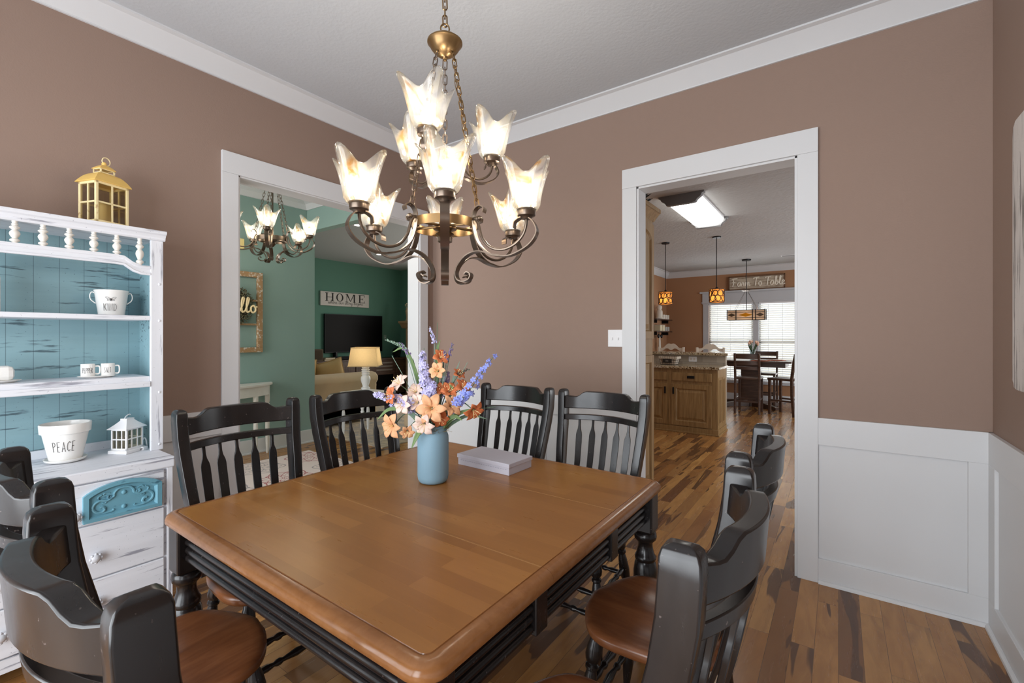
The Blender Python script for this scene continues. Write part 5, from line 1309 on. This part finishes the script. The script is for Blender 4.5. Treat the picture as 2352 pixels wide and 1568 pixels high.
# ---------------------------------------------------------------- kitchen
pn = root('pantry_cabinet', (-1.60, 3.58, 0), 'tall oak pantry cabinet just inside the kitchen doorway', 'cabinet')
MB().box(-.30, .30, -.31, .31, .09, 2.43).build('body', 'oak', pn, bevel=.003); MB().box(-.30, .25, -.31, .31, 0, .09).build('plinth', 'oak', pn)
MB().prism([(.30, 2.38), (.315, 2.40), (.35, 2.44), (.36, 2.445), (.36, 2.475), (-.30, 2.475), (-.30, 2.38)], -.31, .35, 'y').build('crown', 'oak', pn, bevel=.003)
def panel_door(parent, x, y0, y1, z0, z1, arched=False):
    a, b = y0 + .06, y1 - .06; zt = z1 - (.13 if arched else .06); X = x + .018
    top = [((a + b) / 2 + (b - a) / 2 * cos(pi * k / 10), zt + .07 * sin(pi * k / 10)) for k in range(11)] if arched else [(b, zt), (a, zt)]
    mb = MB(); mb.box(x, X, y0, a, z0, z1); mb.box(x, X, b, y1, z0, z1); mb.box(x, X, a, b, z0, z0 + .06)
    mb.prism(top + [(a, z1), (b, z1)], x, X, 'x'); d = mb.build('door', 'oak', parent)
    o = [(a, z0 + .06), (b, z0 + .06)] + ([((a + b) / 2 + (b - a) / 2 * cos(pi * k / 10), zt + .07 * sin(pi * k / 10)) for k in range(11)] if arched else [(b, zt), (a, zt)])
    n = len(o); cy, cz = (a + b) / 2, (z0 + z1) / 2
    def ins(p, s): return (cy + (p[0] - cy) * s, cz + (p[1] - cz) * (1 - (1 - s) * (b - a) / (z1 - z0)))
    L_ = [(x + .017, *p) for p in o] + [(x + .004, *ins(p, .94)) for p in o] + [(x + .004, *ins(p, .88)) for p in o] + [(x + .016, *ins(p, .70)) for p in o]
    MB().add(L_, [(i + k * n, (i + 1) % n + k * n, (i + 1) % n + (k + 1) * n, i + (k + 1) * n) for k in range(3) for i in range(n)] + [tuple(range(3 * n, 4 * n))]).build('raised_panel', 'oak', d)
    return d
panel_door(pn, .30, -.29, .29, 1.37, 2.34, True); panel_door(pn, .30, -.29, .29, .12, 1.23)
for z in (1.48, 1.10): MB().box(.318, .336, -.26, -.245, z - .05, z + .05).build('handle', 'blackm', pn, bevel=.003)
gr_ = root('greenery', (-1.42, 3.70, 2.475), 'dark greenery sitting on top of the oak pantry', 'plant')
rng = random.Random(8); mb = MB()
for i in range(140):
    c = Vector((rng.uniform(-.08, .10), rng.uniform(-.2, .16), rng.uniform(.0, .10))); d = Vector((rng.uniform(-1, 1), rng.uniform(-1, 1), rng.uniform(-.2, 1))).normalized(); s = d.orthogonal().normalized() * .014
    mb.add([c, c + d * .03 + s, c + d * .065, c + d * .03 - s], [(0, 1, 2, 3)])
mb.build('leaves', plain('dark_leaf', (44, 50, 52), .6, var=.3), gr_, flip=False); MB().box(-.1, .1, -.2, .2, 0, .03).build('basket', 'darkwood', gr_, bevel=.01)

# peninsula
pe = root('peninsula_cabinet', (-2.36, 7.08, 0), 'oak peninsula base cabinet with raised panel doors', 'cabinet')
px0, px1 = -.995, .99   # local x
MB().box(px0, px1, -.28, .28, .0, .92).build('body', 'oak', pe, bevel=.003)
mb = MB(); mb.box(px0, px1 + .02, -.298, .28, 0, .085); mb.box(px0, px1 + .035, -.312, .28, 0, .02); mb.build('base_moulding', 'oak', pe, bevel=.004)
def front_door(x0, x1, z0, z1, name='door', raised=True):
    if not raised: d = MB().box(x0, x1, -.298, -.28, z0, z1).build(name, 'oak', pe, bevel=.004)
    else:
        w = .065; mb = MB(); mb.box(x0, x0 + w, -.298, -.28, z0, z1); mb.box(x1 - w, x1, -.298, -.28, z0, z1); mb.box(x0 + w, x1 - w, -.298, -.28, z0, z0 + w); mb.box(x0 + w, x1 - w, -.298, -.28, z1 - w, z1); d = mb.build(name, 'oak', pe)
        a, b, c0, c1 = x0 + .065, x1 - .065, z0 + .065, z1 - .065; mb = MB(); n = 4
        o = [(a, c0), (b, c0), (b, c1), (a, c1)]
        def ins(p, t): return (p[0] + (t if p[0] == a else -t), p[1] + (t if p[1] == c0 else -t))
        L_ = [(p[0], -.297, p[1]) for p in o] + [(ins(p, .012)[0], -.283, ins(p, .012)[1]) for p in o] + [(ins(p, .02)[0], -.283, ins(p, .02)[1]) for p in o] + [(ins(p, .055)[0], -.296, ins(p, .055)[1]) for p in o]
        mb.add(L_, [(i + k * n, (i + 1) % n + k * n, (i + 1) % n + (k + 1) * n, i + (k + 1) * n) for k in range(3) for i in range(n)] + [(12, 13, 14, 15)])
        mb.build('raised_panel', 'oak', d)
    return d
for k, (x0, x1) in enumerate(((.37, .92), (-.24, .31), (-.85, -.30))):
    d = front_door(x0, x1, .745, .865, 'drawer', False); xm = (x0 + x1) / 2 + (.0)
    MB().box(xm - .05, xm + .05, -.322, -.298, .785, .825).build('cup_pull', 'blackm', d, bevel=.008)
    d = front_door(x0, x1, .10, .70); xh = x0 + .03 if k == 0 else x1 - .03
    MB().box(xh - .01, xh + .01, -.322, -.298, .55, .65).build('handle', 'blackm', d, bevel=.004)
ep = MB().box(px1, px1 + .008, -.28, .28, .085, .92).build('end_panel', 'oak', pe)
for y0, y1 in ((-.22, -.02), (.02, .22)):
    mb = MB(); mb.box(px1 + .008, px1 + .013, y0, y1, .14, .80)
    for y in (y0 + .03, y0 + .085, y0 + .14): mb.box(px1 + .013, px1 + .02, y, y + .03, .17, .77)
    mb.build('fluted_panel', 'oak', ep, bevel=.003)
tag(MB().box(-3.36, -1.335, 6.765, 7.38, .92, .957).build('countertop', 'granite', None, bevel=.006), 'speckled granite countertop on the oak peninsula', 'countertop')
pw = MB().box(-3.36, -1.37, 7.38, 7.48, .0, 1.10).build('half_wall', 'tile', None); tag(pw, 'low tiled half wall behind the peninsula counter', 'half wall')
tag(MB().box(-3.36, -1.325, 7.31, 7.76, 1.10, 1.14).build('bar_top', 'granite', None, bevel=.006), 'raised granite bar top above the tiled half wall', 'countertop')
ou = root('outlet', (-1.838, 7.38, 1.035), 'white outlet plate on the tiled half wall', 'outlet'); MB().box(-.06, .06, -.007, 0, -.04, .04).build('plate', 'white', ou, bevel=.002)
for s in (-.024, .024): MB().box(s - .014, s + .014, -.009, -.006, -.018, .018).build('socket', plain('socket_cream', (214, 206, 196), .5), ou)
ba = root('wire_basket', (-2.11, 7.10, .957), 'small wire basket with striped liner and black tag on the granite counter', 'basket', radians(-4))
mb = MB()
for z, k in ((.004, .84), (.035, .88), (.07, .93), (.105, .97), (.118, 1)):
    mb.tube([(.135 * k * sx, .085 * k * sy, z) for sx, sy in ((-1, -1), (1, -1), (1, 1), (-1, 1))], .0025, 5, True)
for k in range(9):
    u = -1 + k / 4
    for s in (-1, 1): mb.tube([(.135 * .84 * u, s * .085 * .84, .004), (.135 * u, s * .085, .118)], .002, 4)
for s in (-1, 1):
    for u in (-.5, 0, .5): mb.tube([(s * .135 * .84, .085 * .84 * u, .004), (s * .135, .085 * u, .118)], .002, 4)
mb.build('wire_frame', 'blackm', ba)
def stripes(name):
    t = NT(name); sx = t.n('ShaderNodeSeparateXYZ'); t.l(t.coord((62, 62, 1)), sx.inputs[0]); m = t.math('GREATER_THAN', t.math('FRACT', t.math('ADD', sx.outputs[0], sx.outputs[1])), .55)
    t.bsdf(t.mix(m, lin((226, 216, 200)), lin((110, 98, 84))), .9); return t.m
mb = MB(); mb.add([(a * .13 * k, b * .08 * k, z) for z, k in ((.008, .84), (.112, .98)) for a, b in ((-1, -1), (1, -1), (1, 1), (-1, 1))], [(0, 1, 2, 3), (0, 1, 5, 4), (1, 2, 6, 5), (2, 3, 7, 6), (3, 0, 4, 7)]); mb.build('liner', plain('linen_liner', (216, 204, 188), .9), ba)
mb = MB(); mb.add([(a * .14 * k, b * .09 * k, z) for z, k in ((.124, .95), (.126, 1.0), (.092, 1.03)) for a, b in ((-1, -1), (1, -1), (1, 1), (-1, 1))], [(i + 4 * k, (i + 1) % 4 + 4 * k, (i + 1) % 4 + 4 * k + 4, i + 4 * k + 4) for k in range(2) for i in range(4)]); mb.build('liner_cuff', stripes('striped_cuff'), ba)
tg = MB().box(-.075, .062, -.092, -.087, .03, .088).build('tag', plain('chalkboard', (36, 30, 26), .7), ba)
letters('EXTRA', SKINNY, lambda u, v: (u - .006, -.0925, .047 + v), .024, .9, .0013, 4, 1, .08).build('lettering', plain('chalk', (150, 142, 134), .8), tg)

# bar stools
def bar_stool(x, y, label):
    r = root('bar_stool', (x, y, 0), label, 'stool', 0, 'white bar stools at the raised bar')
    cw = M['cream_paint']
    MB().box(-.21, .21, -.42, -.02, .72, .755).build('seat', cw, r, bevel=.01)
    for s in (-1, 1):
        MB().sweep([(s * .19, -.05, .72), (s * .205, -.02, .95), (s * .212, .0, 1.2)], rrect(.018, .016), (0, 1, 0)).build('back_post', cw, r)
        for yy in (-.39, -.06): MB().between([(.017, 0), (.022, .3), (.016, .34), (.022, .38), (.016, .9), (.014, 1)], (s * .18, yy, .72), (s * .2, yy, 0), 10).build('leg', cw, r)
        MB().box(s * .19 - .01, s * .19 + .01, -.39, -.06, .22, .25).build('stretcher', cw, r)
    MB().box(-.19, .19, -.40, -.38, .28, .31).build('stretcher', cw, r)
    mb = MB(); v = []; n = 32
    for i in range(n + 1):
        u = -1 + 2 * i / n; au = abs(u)
        zt = 1.185 + .068 * sstep(1 - au, .25, .85) + .012 * sin(min(1, au / .6) * pi) * (au > .05)
        zb = 1.13 + .045 * sstep(1 - au, .2, .6) - .028 * sstep(1 - au, .72, 1)
        v += [(u * .205, -.008, zb), (u * .205, -.008, zt), (u * .205, .012, zt), (u * .205, .012, zb)]
    f = [(i * 4 + q, i * 4 + 4 + q, i * 4 + 4 + (q + 1) % 4, i * 4 + (q + 1) % 4) for i in range(n) for q in range(4)] + [(0, 1, 2, 3), (n * 4 + 3, n * 4 + 2, n * 4 + 1, n * 4)]
    mb.add(v, f).build('crest_rail', cw, r)
    MB().box(-.2, .2, -.012, .008, .86, .91).build('lower_rail', cw, r, bevel=.004)
M['cream_paint'] = plain('cream_paint', (214, 204, 190), .45)
bar_stool(-2.40, 8.16, 'white bar stool with arched crest behind the bar, left one')
bar_stool(-1.75, 8.16, 'white bar stool with arched crest behind the bar, right one in front of the window')

# shelves on the kitchen's left wall
for z, lab in ((1.775, 'upper dark wall shelf on the orange kitchen wall'), (1.505, 'lower dark wall shelf on the orange kitchen wall')):
    s = root('wall_shelf', (-3.36, 10.30, z), lab, 'shelf', 0, 'dark shelves by the kitchen window'); MB().box(0, .20, -.58, .55, -.022, 0).build('board', 'darkwood', s, bevel=.003)
    for y in (-.4, .4): MB().box(0, .15, y - .012, y + .012, -.09, -.022).build('bracket', 'blackm', s, bevel=.003)
wm = M['cream_paint']
def kmug(x, y, z, label, m=None):
    g = root('mug', (x, y, z), label, 'mug', 0, 'mugs on the kitchen shelves')
    MB().lathe([(.036, 0), (.042, .006), (.043, .105), (.039, .105), (.038, .012), (.001, .010)], 20, cap=False).build('body', m or wm, g)
    MB().tube(smooth_path([(0, .041, .085), (0, .066, .085), (0, .073, .055), (0, .062, .025), (0, .041, .025)], 3), .007, 6).build('handle', m or wm, g)
gm = plain('grey_mug_glaze', (168, 162, 152), .3)
for i, (y, nm) in enumerate(((10.44, 'third white mug from the window on the upper kitchen shelf'), (10.60, 'second white mug from the window on the upper kitchen shelf'), (10.76, 'white mug nearest the window on the upper kitchen shelf'))): kmug(-3.25, y, 1.775, nm)
for y, nm in ((10.46, 'third grey mug from the window on the lower kitchen shelf'), (10.62, 'second grey mug from the window on the lower kitchen shelf'), (10.79, 'grey mug nearest the window on the lower kitchen shelf')): kmug(-3.25, y, 1.505, nm, gm)
rb = root('figurine', (-3.26, 10.20, 1.775), 'tall white ceramic figure on the upper kitchen shelf', 'figurine')
MB().lathe([(.001, 0), (.085, 0), (.09, .02), (.07, .05), (.075, .12), (.07, .18), (.045, .21), (.06, .25), (.055, .29), (.03, .31), (.001, .315)], 20).build('body', wm, rb)
for y, lab in ((10.10, 'left cream canister on the lower kitchen shelf'), (10.28, 'right cream canister on the lower kitchen shelf')):
    cn = root('canister', (-3.25, y, 1.505), lab, 'canister', 0, 'canisters on the lower kitchen shelf'); MB().box(-.07, .07, -.075, .075, 0, .125).build('body', plain('canister_cream', (206, 192, 160), .6), cn, bevel=.008); MB().box(-.072, .072, -.077, .077, .125, .138).build('lid', wm, cn, bevel=.004)
for y, lab in ((10.16, 'black pan hanging left under the lower kitchen shelf'), (10.36, 'black pan hanging right under the lower kitchen shelf')):
    hk = root('hanging_cup', (-3.26, y, 1.415), lab, 'cookware', 0, 'black cups under the kitchen shelf'); MB().ball((0, 0, -.02), .045, 12, 8, (.6, 1, 1)).build('bowl', 'blackm', hk); MB().tube([(0, 0, .02), (0, 0, .07)], .005, 5).build('hook', 'blackm', hk)
tw = root('towel', (-3.27, 10.26, 1.40), 'cream towel hanging from a hook under the kitchen shelf', 'towel')
mb = MB(); mb.grid(lambda i, j: (.02 * sin(i * 12) * (.4 + j), (i - .5) * (.05 + .07 * sin(pi * j)), -.38 * j), 14, 10, True); mb.build('cloth', wm, tw, flip=False, solid=.006); MB().tube([(0, 0, .0), (0, 0, .085)], .004, 5).build('loop', 'blackm', tw)

# pendants over the bar
amber = lit_fabric('amber_lit_shade', (255, 178, 92))
def pendant(x, y, label):
    r = root('pendant_light', (x, y, 1.905), label, 'pendant lamp', 0, 'lattice pendants over the bar')
    MB().lathe([(.001, .975), (.06, .975), (.062, .995)], 24).build('canopy', 'blackm', r); MB().tube([(0, 0, .18), (0, 0, .98)], .0055, 6).build('cord', 'blackm', r)
    MB().lathe([(.02, .17), (.022, .22), (.008, .235), (.001, .235)], 12).build('socket', 'blackm', r)
    MB().lathe([(.101, .004), (.101, .196)], 32, cap=False).build('shade', amber, r, flip=False)
    mb = MB(); rng = random.Random(int(x * 100) + 3)
    for z in (.002, .198): mb.tube([(.106 * cos(t), .106 * sin(t), z) for t in [2 * pi * k / 28 for k in range(28)]], .005, 5, True)
    for k in range(16):
        a = 2 * pi * k / 16 * 1.0 + rng.uniform(-.1, .1); z = .055 if k % 2 else .135; q = rng.uniform(.036, .046)
        mb.tube([(.106 * cos(a + q / .106 * cos(t)), .106 * sin(a + q / .106 * cos(t)), max(.004, min(.196, z + q * sin(t)))) for t in [2 * pi * j / 14 for j in range(14)]], .0062, 4, True)
    for k in range(10):
        a = 2 * pi * k / 10; b = a + rng.choice((-.7, .6, .9)); mb.tube([(.106 * cos(a + (b - a) * j / 6), .106 * sin(a + (b - a) * j / 6), .004 + .192 * j / 6) for j in range(7)], .0036, 4)
    mb.build('lattice', plain('bronze_lattice', (62, 34, 20), .5), r)
    MB().ball((0, 0, .11), .028, 12, 8).build('bulb', 'bulb', r); add_light(r, (0, 0, .07), 1.0, 'pendant_bulb_light', (1, .76, .48), .02)
pendant(-2.27, 7.42, 'amber lattice pendant lamp over the bar, left one against the orange wall'); pendant(-1.50, 7.42, 'amber lattice pendant lamp over the bar, right one beside the window casing')

# fluorescent ceiling fixture
fl = root('ceiling_fixture', (-1.36, 5.62, 2.9), 'bright fluorescent ceiling fixture with moulded end caps in the kitchen', 'ceiling light')
MB().box(-.19, .19, -.62, .62, -.025, 0).build('housing', 'white', fl)
lens = [(-.185, -.02), (-.17, -.06), (-.11, -.095), (.11, -.095), (.17, -.06), (.185, -.02)]
MB().prism(lens, -.60, .60, 'y').build('lens', emit('fluorescent_lens', (255, 253, 246), 6.5), fl)
cap_ = [(-.235, 0), (-.235, -.018), (-.215, -.024), (-.205, -.05), (-.165, -.078), (-.15, -.104), (-.12, -.108), (.12, -.108), (.15, -.104), (.165, -.078), (.205, -.05), (.215, -.024), (.235, -.018), (.235, 0)]
for y0, y1 in ((-.66, -.60), (.60, .66)): MB().prism(cap_, y0, y1, 'y').build('end_cap', plain('grey_end_cap', (112, 112, 114), .4), fl, bevel=.003)
vt = root('ceiling_vent', (-.72, 9.9, 2.9), 'small ceiling vent near the kitchen window', 'vent'); MB().box(-.16, .16, -.07, .07, -.008, 0).build('frame', 'white', vt, bevel=.002)
mb = MB()
for k in range(6): mb.box(-.14, .14, -.055 + k * .02, -.045 + k * .02, -.010, -.006)
mb.build('slats', plain('vent_grey', (150, 150, 152), .5), vt)

# stained glass linear chandelier
sl = root('chandelier', (-1.47, 9.96, 1.71), 'long stained glass hanging lamp over the dark kitchen table', 'pendant lamp')
MB().lathe([(.001, 1.165), (.08, 1.165), (.085, 1.19)], 24).build('canopy', 'blackm', sl)
MB().tube(smooth_path([(0, 0, 1.17), (.004, 0, 1.0), (-.008, 0, .85), (.004, 0, .7), (0, 0, .55), (0, 0, .2)], 3), .007, 6).build('cord', 'blackm', sl)
MB().lathe([(.001, .56), (.05, .565), (.085, .575), (.05, .60), (.012, .61), (.001, .61)], 24).build('cable_hub', 'bronze', sl)
mb = MB()
for s in (-1, 1):
    for t in (-1, 1): mb.tube([(s * .02, t * .02, .565), (s * .20, t * .08, .20)], .0022, 4)
mb.build('cables', 'bronze', sl)
mb = MB(); w_, d_, h_ = .33, .10, .19
for s in (-1, 1):
    for z in (0, .045, .15, .19): mb.box(-w_, w_, s * d_ - .005, s * d_ + .005, z - .004, z + .004)
    for x in (-w_, -.17, .12, .175, w_): mb.box(x - .007, x + .007, s * d_ - .006, s * d_ + .006, 0, h_ + .015)
    for z in (0, .19): mb.box(s * w_ - .005, s * w_ + .005, -d_, d_, z - .004, z + .004)
mb.build('frame', 'blackm', sl)
cg = lit_fabric('cream_art_glass', (250, 226, 200))
for s in (-1, 1):
    MB().box(-w_ + .01, w_ - .01, s * (d_ - .004) - .0015, s * (d_ - .004) + .0015, .003, .187).build('art_glass', cg, sl)
    for x, hw_, hh_, m in ((0, .12, .04, lit_fabric('yellow_art_glass', (230, 180, 50))), (-.25, .07, .036, plain('brown_art_glass', (78, 58, 36), .3)), (.25, .07, .036, plain('brown_art_glass', (78, 58, 36), .3))):
        MB().prism([(x - hw_, .0975), (x, .0975 - hh_), (x + hw_, .0975), (x, .0975 + hh_)], s * (d_ + .001) - .002, s * (d_ + .001) + .002, 'y').build('diamond', m, sl)
add_light(sl, (0, 0, .1), 2.2, 'glass_lamp_light', (1, .96, .9), .03)

# farm sign above the window
fs = root('wall_sign', (-1.442, 11.025, 2.402), 'rustic whitewashed sign reading Farm To Table above the kitchen window', 'sign')
mb = MB(); mb.box(-.534, .534, -.012, .012, 0, .30); mb.build('board', distressed('rustic_board', (196, 182, 162), (116, 92, 70), (3, 30, 60), .5), fs)
mb = MB()
for z0, z1 in ((0, .022), (.278, .30)): mb.box(-.54, .54, -.022, .012, z0, z1)
for s in (-1, 1): mb.box(s * .529 - .011, s * .529 + .011, -.022, .012, 0, .30)
mb.build('frame', plain('brown_sign_frame', (108, 76, 52), .7), fs, bevel=.003)
letters('Farm To Table', SCRIPT, lambda u, v: (u + .03, -.018, .080 + v + .00 * u), .175, 1.10, .012, 6, 3).build('lettering', plain('cream_letters', (236, 228, 212), .6), fs)

# kitchen table, chairs, centrepiece
kt = root('kitchen_table', (-1.42, 10.18, 0), 'dark counter-height kitchen table by the window', 'table')
MB().box(-.72, .72, -.45, .45, .885, .92).build('table_top', 'darkwood', kt, bevel=.005); MB().box(-.62, .62, -.37, .37, .80, .885).build('apron', 'darkwood', kt, bevel=.003)
MB().box(-.17, .17, -.09, .09, .10, .80).build('pedestal', 'darkwood', kt, bevel=.006)
for a in (35, 145, 215, 325):
    m = Matrix.Rotation(radians(a), 4, 'Z'); MB().add([tuple(m @ Vector(p)) for p in ((.05, -.045, 0), (.60, -.045, 0), (.60, .045, 0), (.05, .045, 0), (.05, -.045, .14), (.60, -.045, .05), (.60, .045, .05), (.05, .045, .14))], [(0, 3, 2, 1), (4, 5, 6, 7), (0, 1, 5, 4), (1, 2, 6, 5), (2, 3, 7, 6), (3, 0, 4, 7)]).build('foot', 'darkwood', kt, bevel=.004)
def counter_chair(loc, rz, label):
    r = root('counter_chair', loc, label, 'chair', radians(rz), 'dark counter chairs at the kitchen table')
    MB().box(-.21, .21, -.20, .22, .61, .65).build('seat', 'darkwood', r, bevel=.01)
    for s in (-1, 1):
        MB().sweep([(s * .195, -.23, 0), (s * .195, -.20, .35), (s * .195, -.195, .65), (s * .195, -.225, .9), (s * .195, -.26, 1.08)], rrect(.018, .022), (0, 1, 0)).build('back_post', 'darkwood', r)
        MB().box(s * .185 - .02, s * .185 + .02, .165, .205, 0, .61).build('leg', 'darkwood', r, bevel=.003)
        MB().box(s * .19 - .011, s * .19 + .011, -.2, .19, .24, .27).build('stretcher', 'darkwood', r)
    MB().box(-.18, .18, .175, .195, .2, .235).build('stretcher', 'darkwood', r); MB().box(-.18, .18, -.215, -.195, .2, .235).build('stretcher', 'darkwood', r)
    for z0, z1, y in ((.985, 1.075, -.25), (.88, .945, -.225), (.79, .845, -.21)): curved_board(.185, .02, y, .009, lambda x, z1=z1: z1, lambda x, z0=z0: z0).build('back_slat', 'darkwood', r)
counter_chair((-1.335, 9.32, 0), 0, 'dark counter chair with its ladder back toward the dining room')
counter_chair((-.76, 9.42, 0), 68, 'dark counter chair seen side-on at the right end of the kitchen table')
counter_chair((-1.22, 10.56, 0), 180, 'dark counter chair on the window side of the kitchen table')
counter_chair((-2.12, 9.75, 0), -50, 'dark counter chair at the left end, mostly behind the peninsula')
kv = root('vase', (-1.385, 10.12, .92), 'clear glass vase of pink tulips on the kitchen table', 'vase')
MB().lathe([(.045, 0), (.05, .01), (.036, .07), (.05, .16), (.062, .20), (.060, .20), (.046, .15), (.032, .07), (.044, .012), (.001, .012)], 24, cap=False).build('glass', 'glass', kv)
MB().lathe([(.001, .014), (.042, .014), (.033, .07), (.036, .09), (.001, .09)], 20).build('water', clear_glass('vase_water', (190, 205, 200), .3), kv)
rng = random.Random(2); tg_ = plain('dark_stem_green', (70, 92, 62), .6); tp_ = plain('pale_pink', (228, 186, 160), .6, var=.15, scale=30)
for k in range(14):
    tu = root('tulip', (-1.385, 10.12, .95), 'pale pink tulip among the bunch in the clear kitchen vase', 'flower', 0, 'tulips in the clear kitchen vase')
    a = rng.random() * 6.28; q = rng.uniform(.02, .105); e = Vector((q * cos(a), q * sin(a), rng.uniform(.30, .36) - q * .4))
    MB().tube([(.01 * cos(a), .01 * sin(a), -.01), (.02 * cos(a), .02 * sin(a), .17), e], .004, 5).build('stem', tg_, tu)
    MB().ball(e + Vector((0, 0, .015)), .020, 8, 6, (1, 1, 1.4)).build('flower_head', tp_, tu)
    MB().add([(0, 0, .1), (.05 * cos(a) - .012, .05 * sin(a), .2), (.09 * cos(a), .09 * sin(a), .29), (.05 * cos(a) + .012, .05 * sin(a) + .01, .2)], [(0, 1, 2, 3)]).build('leaf', tg_, tu, flip=False)
for x, y, lab in ((-1.22, 9.88, 'orange round placemat at the near side of the kitchen table'), (-.98, 10.2, 'orange round placemat at the right end of the kitchen table')):
    pmt = root('placemat', (x, y, .92), lab, 'placemat', 0, 'orange placemats'); MB().lathe([(.001, .004), (.16, .004), (.165, .002), (.165, 0), (.001, 0)], 32).build('mat', plain('orange_mat', (196, 104, 66), .8), pmt)
    MB().lathe([(.001, .006), (.08, .006), (.11, .016), (.112, .018), (.08, .011), (.001, .010)], 28, cap=False).build('plate', 'ceramic', pmt)
